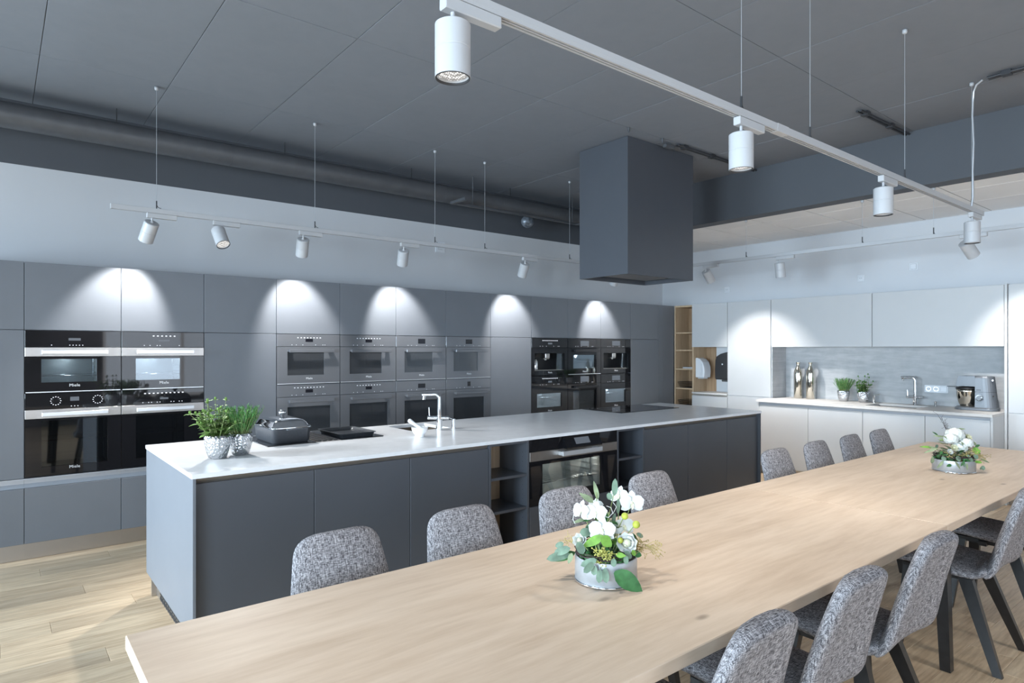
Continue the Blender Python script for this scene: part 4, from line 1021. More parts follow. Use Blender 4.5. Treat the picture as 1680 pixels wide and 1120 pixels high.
# baking tray
tx0, tx1, ty0, ty1 = 1.765, 1.998, 3.985, 4.335
t = thing('baking_tray', 'black rectangular baking tray on the right half of the slatted hob', 'baking tray', (1.88, 4.16, ZH))
rings = [rrect(tx0, tx1, ty0, ty1, .02, ZH, 4), rrect(tx0-.01, tx1+.01, ty0-.01, ty1+.01, .024, ZH+.024, 4), rrect(tx0-.018, tx1+.018, ty0-.018, ty1+.018, .026, ZH+.026, 4), rrect(tx0-.018, tx1+.018, ty0-.018, ty1+.018, .026, ZH+.029, 4), rrect(tx0-.008, tx1+.008, ty0-.008, ty1+.008, .022, ZH+.028, 4), rrect(tx0+.004, tx1-.004, ty0+.004, ty1-.004, .02, ZH+.004, 4)]
loft(rings).build('tray', 'enamel', t)
# mortar and pestle
mz = ZTOP+.0004
t = thing('mortar', 'white porcelain mortar bowl on the island in front of the sink', 'mortar', (2.228, 3.765, ZTOP))
MB().lathe([(.001, 0), (.033, 0), (.034, .006), (.029, .013), (.038, .020), (.050, .036), (.055, .056), (.056, .066), (.0535, .0665), (.050, .058), (.044, .038), (.030, .024), (.001, .020)], 2.228, 3.765, mz, 36).build('bowl', 'porcelain', t)
t = thing('pestle', 'white porcelain pestle leaning in the mortar', 'pestle', (2.228, 3.765, ZTOP+.03))
dv = Vector((-.62, .50, .55)).normalized(); p0 = Vector((2.250, 3.748, ZTOP+.042))
rs = [.004, .013, .016, .014, .011, .012, .015, .014, .006]; ls = [0, .006, .018, .04, .065, .09, .112, .122, .128]
MB().tube([p0+dv*q for q in ls], rs, 16).build('body', 'porcelain', t)

# ================================================================ HERBS
PH = [(.001, .003), (.040, 0), (.046, .004), (.056, .035), (.065, .075), (.0685, .105), (.068, .125), (.065, .127), (.064, .118), (.001, .116)]
def herb_pot(loc, label, kind, sc=1.0, H=.25, mats=('mint',), single_leaves=False, seed=1, nst=12, spread=.075):
    rnd = random.Random(seed)
    t = thing('herb_pot', label, 'potted herb', loc, 'herbs in hammered silver pots')
    x, y, z = loc; z += .0004
    prof = [(r*sc, h*sc) for r, h in PH]
    MB().lathe(prof, x, y, z, 36).build('pot', 'hammered', t)
    MB().lathe([(.001, .119*sc), (.0635*sc, .1185*sc)], x, y, z, 20).build('soil', 'soil', t)
    zt = z+.118*sc; stems = MB(); fol = MB()
    lm = {}
    if kind == 'mint':
        for i in range(nst):
            a = rnd.uniform(0, 2*pi); r = rnd.uniform(0, .045)*sc; lean = rnd.uniform(.0, spread)
            tall = i < 5
            h = H*(rnd.uniform(.75, 1.0) if tall else rnd.uniform(.30, .66))
            if tall: lean *= .7
            b0 = Vector((x+r*cos(a), y+r*sin(a), zt)); a2 = a+rnd.uniform(-.5, .5)
            if i == 2: a2, lean, h = radians(-152), .12, H*.62
            tip = b0+Vector((lean*cos(a2), lean*sin(a2), h))
            pts = [b0+(tip-b0)*q+Vector((0, 0, 0.012*sin(pi*q))) for q in (0, .35, .7, 1)]
            stems.tube(pts, [.0026, .0022, .0018, .001], 6)
            nl = max(4, int(h/.026)); ph = rnd.uniform(0, pi)
            for k in range(nl):
                q = .12+.88*k/(nl-1); c = b0+(tip-b0)*q
                for s in (0, pi):
                    aa = ph+k*pi/2+s; L = (.054-.016*q if not tall else .054-.022*q)*rnd.uniform(.75, 1.15)
                    if tall and .55 < q < .9: L *= .72
                    dr = Vector((cos(aa), sin(aa), rnd.uniform(.05, .55)))
                    if single_leaves and L > .026:
                        mm = MB().leaf(c, dr, (0, 0, 1), L, L*.70, .25, .2, 4); mm.build('leaf', rnd.choice(mats), t)
                    else: fol.leaf(c, dr, (0, 0, 1), L, L*.70, .25, .2, 4)
            for s in range(5):
                aa = ph+s*1.26; fol.leaf(tip, (cos(aa)*.6, sin(aa)*.6, 1), (cos(aa), sin(aa), .2), .02, .010, .3, .2, 3)
    else:
        for i in range(nst):
            a = rnd.uniform(0, 2*pi); r = .05*sc*sqrt(rnd.random()); h = H*rnd.uniform(.65, 1.0)
            b0 = Vector((x+r*cos(a), y+r*sin(a), zt)); out = r*1.25+rnd.uniform(.0, .035); tip = b0+Vector((out*cos(a), out*sin(a), h))
            stems.tube([b0, (b0+tip)/2+Vector((0, 0, .01)), tip], [.0018, .0015, .0008], 5)
            nl = int(h/.0055)
            for k in range(nl):
                q = .15+.85*k/nl; c = b0+(tip-b0)*q; aa = rnd.uniform(0, 2*pi); L = rnd.uniform(.016, .026)
                fol.leaf(c, (cos(aa)*.7, sin(aa)*.7, .95), (cos(aa), sin(aa), -.3), L, .0038, .12, .1, 2)
    stems.build('stems', 'stem', t)
    fol.build('foliage', mats[0], t, kind='stuff')
    return t
herb_pot((.935, 3.715, ZTOP), 'silver pot of tall pale green mint, nearest the island corner', 'mint', 1.0, .215, ('mint', 'mint', 'mint'), True, 3, 36, .105)
herb_pot((1.068, 3.765, ZTOP), 'silver pot of bushy rosemary beside the mint on the island', 'rosemary', .97, .155, ('rosemary',), False, 4, 110)
herb_pot((7.80, 3.44, ZW), 'silver pot of rosemary on the white kitchen worktop beside the steel bottles', 'rosemary', 1.0, .15, ('rosemary',), False, 5, 90)
herb_pot((7.80, 3.218, ZW), 'silver pot of leafy basil on the white kitchen worktop left of the tap', 'mint', 1.0, .20, ('mint_dark',), False, 6, 26)
# steel bottles
BP = [(.001, 0), (.047, 0), (.049, .004), (.049, .31), (.044, .34), (.030, .372), (.019, .395), (.0165, .415), (.018, .424), (.026, .436), (.0265, .441), (.022, .441), (.014, .425), (.001, .42)]
for yy, lb in ((4.015, 'left one of two tall polished steel bottles'), (3.858, 'right one of two tall polished steel bottles')):
    t = thing('steel_bottle', lb+' on the white kitchen worktop', 'bottle', (7.845, yy, ZW), 'polished steel bottles')
    MB().lathe([(r, h*1.02) for r, h in BP], 7.845, yy, ZW+.0004, 32).build('body', 'nickel', t)
# stand mixer: length along y, bowl towards +y
mx = 7.70
t = thing('stand_mixer', 'silver stand mixer with steel bowl at the right end of the worktop', 'mixer', (mx, 2.08, ZW))
zb = ZW+.0006
def dring(y0, y1, hw, z, n=14):
    # flat towards the bowl, half round at the back
    p = [(mx+hw, y1, z), (mx-hw, y1, z)]; cy = y0+hw
    for i in range(n+1):
        a = pi+pi*i/n; p.append((mx+hw*cos(a), cy+hw*sin(a), z))
    return p
loft([rrect(mx-.098, mx+.098, 1.905, 2.272, .085, zb, 7), rrect(mx-.10, mx+.10, 1.902, 2.275, .085, zb+.008, 7), rrect(mx-.10, mx+.10, 1.905, 2.272, .085, zb+.024, 7), rrect(mx-.09, mx+.09, 1.915, 2.262, .08, zb+.032, 7)]).build('base', 'mixer', t)
def tw_(z): q = (z-.03)/.31; return dring(1.912+.03*q, 2.085, .090-.008*q, zb+z)
loft([tw_(.0325), tw_(.185)], smooth=False).build('tower', 'mixer', t)
loft([[(mx+(p[0]-mx)*.985, p[1]+.001*(1 if p[1] < 2 else -1), p[2]) for p in tw_(.1852)], [(mx+(p[0]-mx)*.985, p[1]+.001*(1 if p[1] < 2 else -1), p[2]) for p in tw_(.1885)]]).build('seam', 'conduit', t)
loft([tw_(.1887), tw_(.325), [(mx+(p[0]-mx)*.9, 2.0+(p[1]-2.0)*.93, zb+.342) for p in tw_(.325)]], smooth=False).build('upper_tower', 'mixer', t)
MB().prism([(2.0855, zb+.240), (2.245, zb+.240), (2.250, zb+.25), (2.232, zb+.335), (2.215, zb+.343), (2.0855, zb+.343)], mx-.0825, mx+.0825, 'x').build('head', 'mixer', t)
MB().lathe([(.001, 0), (.055, 0), (.058, .006), (.075, .045), (.088, .10), (.091, .150), (.095, .172), (.093, .173), (.088, .15), (.001, .145)], mx, 2.176, zb+.0325, 36).build('bowl', 'nickel', t)
MB().lathe([(.001, .178), (.098, .178), (.101, .182), (.085, .197), (.03, .2045), (.001, .205)], mx, 2.176, zb+.0325, 32).build('splash_guard', 'black_plastic', t)
bx(mx-.03, mx+.03, 2.268, 2.345, zb+.226, zb+.232, c=.001).build('feed_chute', 'black_plastic', t)
kx = mx-.0875
MB().cyl((kx+.003, 2.045, zb+.128), (kx-.012, 2.045, zb+.128), .033, n=28).build('knob_ring', 'chrome', t); MB().cyl((kx-.0125, 2.045, zb+.128), (kx-.030, 2.045, zb+.128), .021, n=24).build('speed_knob', 'mixer', t)
bx(kx-.0005, kx+.006, 2.035, 2.075, zb+.203, zb+.209).build('name_strip', 'conduit', t)
MB().cyl((mx-.055, 1.955, zb+.305), (mx-.072, 1.942, zb+.305), .008, n=10).build('release_button', 'chrome', t)
MB().cyl((mx-.062, 1.950, zb+.15), (mx-.078, 1.936, zb+.15), .008, n=10).build('lock_button', 'chrome', t)

# ================================================================ TABLES
def table(x0, x1, label, lr=.30):
    t = thing('dining_table', label, 'table', ((x0+x1)/2, 1.475, 0), 'long oak dining tables')
    bx(x0, x1, .978, 1.972, .712, .75, c=.0025).build('tabletop', 'table', t)
    for sx in (x0+.30, x1-lr):
        for yy in (1.10, 1.85):
            sg = -1 if sx < (x0+x1)/2 else 1
            MB().add([], []) 
            l = MB(); dx = .03*sg; dy = -.035 if yy < 1.4 else .035
            v = []
            for z, w, ox, oy in ((.0015, .022, dx, dy), (.66, .030, 0, 0)):
                v += [(sx+ox-w, yy+oy-w, z), (sx+ox+w, yy+oy-w, z), (sx+ox+w, yy+oy+w, z), (sx+ox-w, yy+oy+w, z)]
            l.add(v, [(3, 2, 1, 0), (4, 5, 6, 7), (0, 1, 5, 4), (1, 2, 6, 5), (2, 3, 7, 6), (3, 0, 4, 7)]); l.build('leg', 'black_wood', t)
    fr = MB()
    for yy in (1.10, 1.85): fr.box(x0+.26, x1-.26, yy-.02, yy+.02, .661, .711)
    for sx in (x0+.30, x1-lr): fr.box(sx-.02, sx+.02, 1.12, 1.83, .661, .711)
    fr.build('apron', 'black_wood', t)
    return t
table(.266, 3.2095, 'near long oak dining table carrying the orchid arrangement', .62)
table(3.2135, 6.0, 'far long oak dining table carrying the white hydrangea arrangement')

# ================================================================ CHAIRS
def shell_path(s):
    """side profile of the shell: s 0 (seat front) .. 1 (back top) -> y, z, tangent"""
    P = [(.235, .452), (.12, .462), (.0, .456), (-.10, .449), (-.175, .452), (-.222, .487), (-.245, .55), (-.268, .63), (-.297, .72), (-.325, .80), (-.347, .856)]
    u = s*(len(P)-1); i = min(int(u), len(P)-2); f = u-i
    p0, p1, p2, p3 = P[max(i-1, 0)], P[i], P[i+1], P[min(i+2, len(P)-1)]
    def cr(a, b, c, d): return .5*((2*b)+(-a+c)*f+(2*a-5*b+4*c-d)*f*f+(-a+3*b-3*c+d)*f**3)
    return Vector((0, cr(p0[0], p1[0], p2[0], p3[0]), cr(p0[1], p1[1], p2[1], p3[1])))
def shell(s0, s1, wfun, th, n=26, m=20, endr0=.03, endr1=.03, dish=.018):
    mb = MB(); rings = []
    Ltot = 1.0
    ss = []
    for i in range(n+1):
        q = i/n; ss.append(s0+(s1-s0)*(.5-.5*cos(pi*q))*.35+(s1-s0)*q*.65)
    for i, s in enumerate(ss):
        p = shell_path(s); d = (shell_path(min(1, s+.01))-shell_path(max(0, s-.01))).normalized(); nr = Vector((0, -d.z, d.y))
        q = (s-s0)/(s1-s0); k = 1.0
        if q < endr0: k = sqrt(max(0.0, 1-((endr0-q)/endr0)**2))
        if q > 1-endr1: k = sqrt(max(0.0, 1-((q-1+endr1)/endr1)**2))
        w = wfun(s); t = th*.5*max(.06, k); ring = []
        wv = w*(.90+.10*k) 
        for j in range(m):
            a = 2*pi*j/m; ca, sa = cos(a), sin(a)
            xx = wv*math.copysign(abs(ca)**.62, ca); yy = t*math.copysign(abs(sa)**.75, sa)
            ring.append(p+Vector((xx, 0, 0))+nr*(yy+dish*(xx/.23)**2))
        rings.append(ring)
    return loft(rings, True, True)
def w_seat(s):
    return .205+.022*min(1, s/.25)-.0*s if s < .45 else .227
def w_back(s):
    # narrows towards the rounded top
    q = (s-.42)/(1-.42); w = .228-.078*max(0, q)**1.15
    if q > .80: w *= sqrt(max(.0, 1-((q-.80)/.2)**2.6*.66))
    return w
ch = thing('dining_chair', 'proto', 'chair', (0, 0, 0), 'grey dining chairs')
shell(0.0, .50, w_seat, .060, endr0=.10, endr1=.05, dish=.010).build('seat', 'fabric', ch, local=True)
shell(.44, 1.0, w_back, .056, endr0=.06, endr1=.07, dish=.030).build('backrest', 'fabric', ch, local=True)
MB().box(-.15, .15, -.15, .15, .392, .418).box(-.17, .17, -.02, .02, .385, .41).build('under_frame', 'black_wood', ch, local=True)
for sx in (-1, 1):
    for sy in (-1, 1):
        fx, fy = .208*sx, (.150 if sy > 0 else -.272); ux, uy = .135*sx, .115*sy if sy > 0 else -.125
        v = []
        for z, px, py, a, b in ((.0015, fx, fy, .013, .018), (.402, ux, uy, .018, .030)):
            v += [(px-a, py-b, z), (px+a, py-b, z), (px+a, py+b, z), (px-a, py+b, z)]
        MB().add(v, [(3, 2, 1, 0), (4, 5, 6, 7), (0, 1, 5, 4), (1, 2, 6, 5), (2, 3, 7, 6), (3, 0, 4, 7)]).build('leg', 'black_wood', ch, local=True)
first = True
near = [(1.44, 1.17, 0.03, 'grey chair nearest the camera at the bottom edge of the picture'), (1.985, 1.165, .0, 'second nearest grey chair on the camera side of the table'), (2.60, 1.16, -.02, 'grey chair on the camera side beside the table seam, third from the front'), (3.80, 1.165, .0, 'grey chair at the right edge of the picture with all its black legs showing'), (4.57, 1.17, 0, 'grey chair on the camera side hidden behind the right edge chair, only its seat showing')]
far = [(.965, 'grey chair nearest the near left corner of the table, island side'), (1.50, 'second grey chair on the island side, left of the open niche shelf'), (2.09, 'grey chair directly behind the orchid arrangement, in front of the island oven'), (2.715, 'grey chair right of the orchid arrangement on the island side'),
       (4.0, 'grey chair in front of the right end of the island'), (4.56, 'grey chair second in the group of four by the white cabinets'), (5.115, 'grey chair third in the group of four by the white cabinets'), (5.64, 'grey chair at the far end of the island side row')]
for x, y, rz, lb in near:
    o = ch if first else copy_tree(ch); first = False
    o.location = (x, y, 0); o.rotation_euler = (0, 0, rz); o['label'] = lb
for x, lb in far:
    o = copy_tree(ch); o.location = (x, 1.863, 0); o.rotation_euler = (0, 0, pi+random.uniform(-.03, .03)); o['label'] = lb

# ================================================================ FLOWERS
Fw = Vector((.627, .779, 0)); Rt = Vector((.779, -.627, 0)); Up = Vector((0, 0, 1))
def planter(t, cx, cy, z, R, H):
    MB().lathe([(.001, 0), (R-.004, 0), (R, .004), (R, H-.004), (R-.001, H), (R-.004, H), (R-.005, H-.01), (.001, H-.012)], cx, cy, z, 40).build('planter', 'zinc', t)
    MB().lathe([(R+.0002, .001), (R+.0025, .001), (R+.0025, .007), (R+.0002, .008)], cx, cy, z, 40).build('base_rim', 'chrome', t)
def bloom(t, c, face, r, kind, mat='petal'):
    f = Vector(face).normalized(); u = f.orthogonal().normalized(); s = f.cross(u)
    if kind == 'orchid':
        o = MB().ball(c+f*r*.10, r*.15, 8, 6).build('flower', 'petal_cream', t)
        up = (Up-f*Up.dot(f)).normalized(); s = f.cross(up)
        for k, (ang, L, W, lay) in enumerate(((90, 1.0, .62, -.02), (210, 1.0, .62, -.02), (330, 1.0, .62, -.02), (15, 1.02, 1.05, .06), (165, 1.02, 1.05, .06))):
            a = radians(ang); d = s*cos(a)+up*sin(a)
            MB().leaf(c+f*r*lay, d+f*.38, f, r*L, r*W, .32, .16, 6, tip=0).build('petal', mat, o)
        MB().leaf(c+f*r*.12, -up*.7+f*.9, f, r*.42, r*.30, .9, .5, 4, tip=0).build('lip', 'petal_cream', o)
    elif kind == 'ranunculus':
        o = MB().ball(c, r*.36, 10, 8).build('flower', 'petal_cream', t)
        for ring, (n, l, w, tilt) in enumerate(((8, .95, .75, .30), (7, .85, .65, .75), (7, .72, .55, 1.4), (5, .6, .45, 2.6))):
            for k in range(n):
                a = 2*pi*(k+.5*ring)/n; d = u*cos(a)+s*sin(a)
                MB().leaf(c-f*r*.35+d*r*.15*(1-.3*ring), d+f*tilt, -d+f*.6, r*l, r*w, -.35, -.2, 4, tip=0).build('petal', mat, o)
    elif kind == 'hydrangea':
        m = MB(); rnd = random.Random(int(r*1e5))
        o = MB().ball(c, r*.75, 12, 8, (1, 1, .8)).build('flower', mat, t)
        for k in range(46):
            z = 1-1.5*k/45; a = k*2.39996; q = sqrt(max(0, 1-z*z)); d = Vector((q*cos(a), q*sin(a), z*.8))
            p = c+d*r*.85; uu = d.orthogonal().normalized(); sv = d.cross(uu)
            for j in range(4):
                b = j*pi/2+k; m.leaf(p, uu*cos(b)+sv*sin(b)+d*.3, d, r*.3, r*.3, .25, .1, 3, tip=0)
        m.build('florets', mat, o, kind='stuff')
    return o
def spray(m, p0, p1, n, spread, rb, rnd):
    p0 = Vector(p0); p1 = Vector(p1)
    m.tube([p0, (p0+p1)/2+Vector((0, 0, .008)), p1], [.0014, .0011, .0006], 5)
    for k in range(n):
        q = .25+.75*rnd.random(); c = p0+(p1-p0)*q
        e = c+Vector((rnd.uniform(-1, 1), rnd.uniform(-1, 1), rnd.uniform(-.5, 1)))*spread
        m.tube([c, e], [.0007, .0005], 4, False); m.ball(e, rb*rnd.uniform(.7, 1.2), 6, 4)
# orchid arrangement; positions are metres right / up / away from the middle of the planter
A1 = Vector((1.571, 1.457, .7504))
t = thing('flower_arrangement', 'orchid and eucalyptus arrangement in a zinc planter on the near table', 'flowers', A1, 'table flower arrangements')
planter(t, A1.x, A1.y, A1.z, .102, .083)
S = .000378
def at(px, py, dep=0.0): return A1+Rt*((px-614)*S)+Up*max(.003, (958-py-dep*990)*S)+Fw*dep
rnd = random.Random(11)
moss = MB()
for k in range(70):
    a = rnd.uniform(0, 2*pi); r = .088*sqrt(rnd.random()); moss.ball((A1.x+r*cos(a), A1.y+r*sin(a), A1.z+.080+rnd.uniform(0, .012)), rnd.uniform(.008, .015), 6, 4)
moss.build('moss', 'leaf_dark', t, kind='stuff')
core = at(600, 760)
tw = MB()
for k in range(26):
    rr = rnd.uniform(.082, .104); a0 = rnd.uniform(0, 2*pi); z0 = .083+rnd.uniform(0, .022)
    tw.tube([(A1.x+rr*cos(a0+q*.35)*rnd.uniform(.97, 1.03), A1.y+rr*sin(a0+q*.35)*rnd.uniform(.97, 1.03), A1.z+z0+rnd.uniform(-.004, .004)) for q in range(6)], .0016, 5)
tw.build('twig_wreath', 'twig', t, kind='stuff')
# blooms
for (px, py, dp, fc, r, kd) in ((395, 375, -.03, (-.75, -.55, .25), .036, 'orchid'), (505, 400, -.055, (-.35, -.9, .45), .038, 'orchid'), (835, 295, -.01, (.05, -.95, .1), .040, 'orchid'), (745, 225, .02, (-.5, -.6, .3), .034, 'orchid'), (560, 545, -.06, (-.25, -.95, .2), .043, 'orchid'), (765, 500, -.01, (.25, -.9, .25), .036, 'orchid'), (540, 305, .03, (-.4, -.7, .3), .026, 'orchid'),
                              (378, 622, -.02, (-.3, -.8, .6), .026, 'ranunculus'), (768, 655, -.06, (-.05, -.9, .5), .036, 'ranunculus')):
    f = Rt*fc[0]-Fw*(-fc[1])+Up*fc[2]
    c = at(px, py, dp); b = bloom(t, c, f, r, kd)
st_ = MB()
for (px, py, dp) in ((395, 375, -.03), (505, 400, -.055), (835, 295, -.01), (745, 225, .02), (560, 545, -.06), (765, 500, -.01), (540, 305, .03), (378, 622, -.02), (768, 655, -.06), (755, 425, -.03), (850, 500, -.02), (530, 200, .0), (685, 210, .0)):
    e = at(px, py, dp); b0 = core+Vector((rnd.uniform(-.03, .03), rnd.uniform(-.03, .03), -.06)); st_.tube([b0, (b0*.45+e*.55)+Up*.01, e], [.0024, .002, .0014], 6)
st_.build('stems', 'stem', t, kind='stuff')
# leaves: base px,py -> tip px,py, width in px, depth, material
for (bx_, by_, ex, ey, wd, dp, mt) in ((300, 690, 155, 735, 70, -.02, 'euca'), (300, 740, 95, 785, 75, -.01, 'euca'), (340, 650, 395, 755, 70, -.09, 'euca'), (500, 800, 362, 850, 62, -.105, 'euca'), (470, 830, 385, 910, 58, -.11, 'euca'), (480, 850, 470, 935, 52, -.112, 'euca'), (525, 880, 512, 1000, 55, -.112, 'euca'), (560, 870, 575, 1000, 58, -.112, 'euca'), (310, 735, 275, 830, 45, -.03, 'olive'), (470, 560, 375, 560, 75, -.04, 'euca'), (800, 590, 890, 620, 70, -.0, 'leaf_dark'), (880, 560, 945, 590, 40, .0, 'euca'), (730, 730, 800, 790, 48, -.10, 'euca'), (740, 760, 745, 845, 42, -.105, 'euca'), (640, 790, 635, 865, 48, -.11, 'euca'), (660, 760, 735, 770, 44, -.10, 'leaf_green'), (250, 640, 175, 670, 50, .02, 'euca'), (350, 720, 165, 800, 70, .02, 'leaf_dark'),
    (545, 260, 512, 95, 42, .0, 'olive'), (690, 230, 688, 92, 52, .0, 'euca'), (500, 290, 378, 215, 48, -.01, 'olive'), (510, 265, 435, 215, 28, .01, 'olive'), (660, 260, 650, 190, 48, .02, 'euca'), (715, 390, 720, 260, 36, -.01, 'euca'), (640, 620, 590, 480, 45, -.02, 'leaf_green'), (660, 560, 700, 380, 40, .02, 'euca'), (630, 460, 610, 360, 60, .02, 'leaf_dark'), (670, 590, 640, 440, 40, -.03, 'olive'), (560, 600, 382, 690, 75, -.085, 'leaf_green'), (540, 610, 635, 690, 95, -.09, 'leaf_green'), (640, 905, 870, 1065, 150, -.115, 'leaf_dark'), (420, 440, 315, 475, 30, -.03, 'olive'), (470, 450, 350, 450, 24, -.02, 'leaf_dark'), (840, 740, 900, 760, 60, -.05, 'leaf_dark'), (800, 720, 830, 770, 40, -.09, 'leaf_green'), (870, 640, 850, 560, 60, .01, 'leaf_dark'), (450, 600, 470, 470, 60, .0, 'euca'), (600, 700, 560, 760, 70, -.08, 'leaf_dark')):
    b = at(bx_, by_, dp); e = at(ex, ey, dp+rnd.uniform(-.02, .01)); d = e-b
    nn = -Fw*.9+Up*.45+Rt*rnd.uniform(-.25, .25)
    rnd_tip = 0 if mt == 'euca' else 1.0
    MB().leaf(b, d, nn, d.length, wd*S, .10, .18, 7, tip=rnd_tip).build('leaf', mt, t)
for k in range(70):
    a = rnd.uniform(0, 2*pi); q = rnd.random(); rad = .02+.075*q; hz = .085+.15*(1-q*.8)*rnd.random()
    b = A1+Vector((rad*.5*cos(a), rad*.5*sin(a), hz-.01)); d = Vector((cos(a), sin(a), rnd.uniform(.1, .9)))
    L = rnd.uniform(.03, .05); mt = rnd.choice(('euca', 'leaf_dark', 'leaf_green', 'olive', 'leaf_dark'))
    MB().leaf(b, d, Vector((0, 0, 1))-d*.3, L, L*rnd.uniform(.4, .75), .2, .2, 5, tip=0 if mt == 'euca' else 1.0).build('leaf', mt, t)
sp = MB()
for k in range(15): sp_p = at(rnd.uniform(440, 650), rnd.uniform(680, 800), -.115+rnd.uniform(-.012, .01)); spray(sp, core+Vector((0, 0, -.02)), sp_p, 14, .013, .0026, rnd)
for k in range(5): spray(sp, core+Vector((0, 0, -.03)), at(rnd.uniform(500, 610), rnd.uniform(820, 890), -.11), 13, .011, .0026, rnd)
sp.build('seed_sprays', 'berry', t, kind='stuff')
sp = MB()
for k in range(12): spray(sp, at(800, 690, -.03), at(rnd.uniform(860, 1010), rnd.uniform(590, 770), rnd.uniform(-.06, .03)), 12, .016, .0022, rnd)
for k in range(4): spray(sp, at(950, 670, -.03), at(rnd.uniform(1060, 1165), rnd.uniform(640, 800), -.03), 9, .013, .0021, rnd)
for k in range(3): spray(sp, at(330, 650, -.01), at(rnd.uniform(195, 290), rnd.uniform(560, 640), 0), 7, .012, .0016, rnd)
sp.build('seed_sprays', 'berry_brown', t, kind='stuff')
for (px, py, r) in ((752, 425, .0115), (715, 632, .0095), (850, 497, .0125)):
    o = MB().ball(at(px, py, -.06), r, 12, 8).build('bud', 'lime', t)
cu = MB()
cu.tube([at(350, 385, -.05), at(318, 410, -.06), at(310, 450, -.06), at(330, 490, -.06)], .0011, 5); cu.tube([at(560, 425, -.06), at(610, 440, -.07), at(650, 400, -.06), at(640, 350, -.05), at(600, 335, -.05)], .0011, 5); cu.tube([at(660, 400, -.04), at(690, 340, -.04), at(660, 300, -.04)], .001, 5)
cu.build('grass_curls', 'petal', t)
# hydrangea arrangement on the far table
A2 = Vector((4.675, 1.392, .7504))
t = thing('flower_arrangement', 'white hydrangea arrangement in a zinc planter on the far table', 'flowers', A2, 'table flower arrangements')
planter(t, A2.x, A2.y, A2.z, .115, .075)
S2 = .000476
def at2(px, py, dep=0.0): return A2+Rt*((px-676)*S2)+Up*max(.003, (896-py-dep*400)*S2)+Fw*dep
rnd = random.Random(21)
moss = MB()
for k in range(80):
    a = rnd.uniform(0, 2*pi); r = .10*sqrt(rnd.random()); moss.ball((A2.x+r*cos(a), A2.y+r*sin(a), A2.z+.075+rnd.uniform(0, .02)), rnd.uniform(.01, .018), 6, 4)
moss.build('moss', 'leaf_dark', t, kind='stuff')
tw = MB()
for k in range(20):
    rr = rnd.uniform(.09, .115); a0 = rnd.uniform(0, 2*pi); tw.tube([(A2.x+rr*cos(a0+q*.35), A2.y+rr*sin(a0+q*.35), A2.z+.085+rnd.uniform(0, .025)) for q in range(6)], .002, 5)
tw.build('twig_wreath', 'twig', t, kind='stuff')
for (px, py, r, dp, kd, mt) in ((690, 430, .062, .0, 'hydrangea', 'petal'), (690, 590, .045, -.05, 'hydrangea', 'petal'), (600, 480, .046, -.03, 'hydrangea', 'petal'), (760, 415, .045, .02, 'hydrangea', 'petal'), (760, 540, .04, -.06, 'hydrangea', 'petal'), (570, 600, .024, -.08, 'ranunculus', 'petal_cream'), (870, 455, .024, -.0, 'ranunculus', 'petal_cream'), (880, 530, .022, -.03, 'ranunculus', 'petal'), (530, 650, .02, -.07, 'ranunculus', 'petal')):
    bloom(t, at2(px, py, dp), -Fw+Up*.6, r, kd, mt)
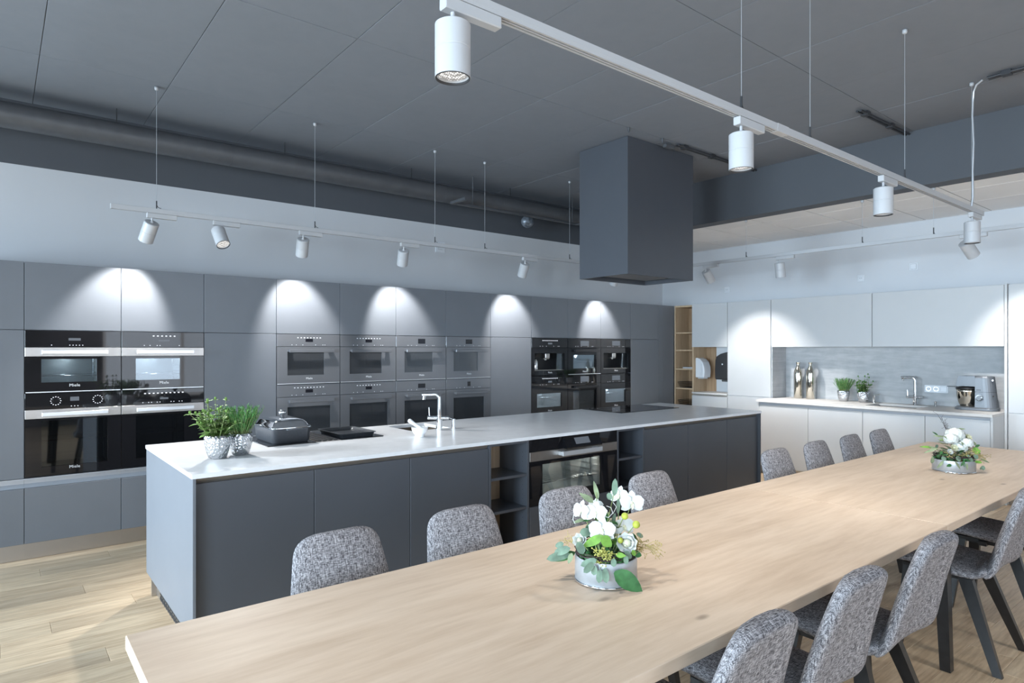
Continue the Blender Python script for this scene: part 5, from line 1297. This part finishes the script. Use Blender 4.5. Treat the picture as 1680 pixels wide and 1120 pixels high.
for (bx_, by_, ex, ey, wd, dp, mt) in ((420, 590, 220, 575, 34, 0, 'leaf_green'), (420, 600, 235, 660, 34, -.03, 'olive'), (470, 620, 340, 570, 36, .0, 'olive'), (500, 430, 415, 380, 22, .02, 'leaf_dark'), (560, 450, 410, 430, 28, .01, 'olive'), (600, 520, 480, 440, 40, -.04, 'olive'), (560, 480, 460, 480, 30, 0, 'olive'), (710, 345, 825, 345, 24, .0, 'olive'), (320, 800, 320, 710, 60, -.05, 'olive'), (430, 770, 335, 865, 36, -.08, 'olive'), (450, 720, 400, 760, 60, -.08, 'euca'), (560, 720, 610, 770, 70, -.1, 'euca'), (520, 780, 585, 880, 42, -.12, 'olive'), (640, 770, 580, 840, 30, -.12, 'leaf_dark'), (625, 780, 630, 850, 44, -.12, 'euca'), (665, 800, 665, 895, 30, -.122, 'olive'), (700, 690, 775, 790, 50, -.10, 'euca'), (790, 690, 830, 745, 60, -.1, 'euca'), (800, 640, 900, 640, 90, -.08, 'leaf_green'), (870, 830, 870, 890, 55, -.12, 'euca'), (960, 880, 1000, 830, 30, -.04, 'olive'), (960, 580, 1010, 555, 34, 0, 'leaf_dark'), (950, 600, 1030, 590, 30, .02, 'olive'), (990, 740, 1115, 790, 30, -.02, 'olive'), (900, 560, 830, 520, 40, -.05, 'olive'), (800, 780, 890, 790, 40, -.1, 'leaf_green'), (440, 640, 400, 690, 30, -.06, 'leaf_dark'), (460, 600, 430, 560, 60, .0, 'euca'), (500, 820, 430, 840, 40, -.1, 'leaf_dark'), (700, 600, 650, 520, 40, -.08, 'olive'), (860, 600, 930, 680, 40, -.06, 'leaf_dark')):
    b = at2(bx_, by_, dp); e = at2(ex, ey, dp-.01); d = e-b
    MB().leaf(b, d, -Fw*.9+Up*.5+Rt*rnd.uniform(-.3, .3), d.length, max(wd*S2, .012), .1, .18, 6, tip=0 if mt == 'euca' else 1.0).build('leaf', mt, t)
for k in range(110):
    a = rnd.uniform(0, 2*pi); q = rnd.random(); rad = .03+.10*q; hz = .08+.17*(1-q*.7)*rnd.random()
    b = A2+Vector((rad*.6*cos(a), rad*.6*sin(a), hz-.01)); d = Vector((cos(a), sin(a), rnd.uniform(.0, .8)))
    L = rnd.uniform(.035, .06); mt = rnd.choice(('euca', 'leaf_dark', 'leaf_green', 'olive', 'olive'))
    MB().leaf(b, d, Vector((0, 0, 1))-d*.3, L, L*rnd.uniform(.3, .65), .2, .2, 5, tip=0 if mt == 'euca' else 1.0).build('leaf', mt, t)
sp = MB()
for k in range(16): spray(sp, at2(680, 700, -.05), at2(rnd.uniform(440, 980), rnd.uniform(620, 800), rnd.uniform(-.11, -.03)), 12, .018, .003, rnd)
for k in range(5): spray(sp, at2(900, 700, -.03), at2(rnd.uniform(980, 1130), rnd.uniform(640, 760), -.02), 7, .016, .0026, rnd)
sp.build('seed_sprays', 'berry_brown', t, kind='stuff')
gs = MB()
for k in range(3): spray(gs, at2(640, 420, .02), at2(500+k*50, 140+k*35, .03), 9, .022, .0016, rnd)
gs.build('grass_plume', 'twig', t, kind='stuff')
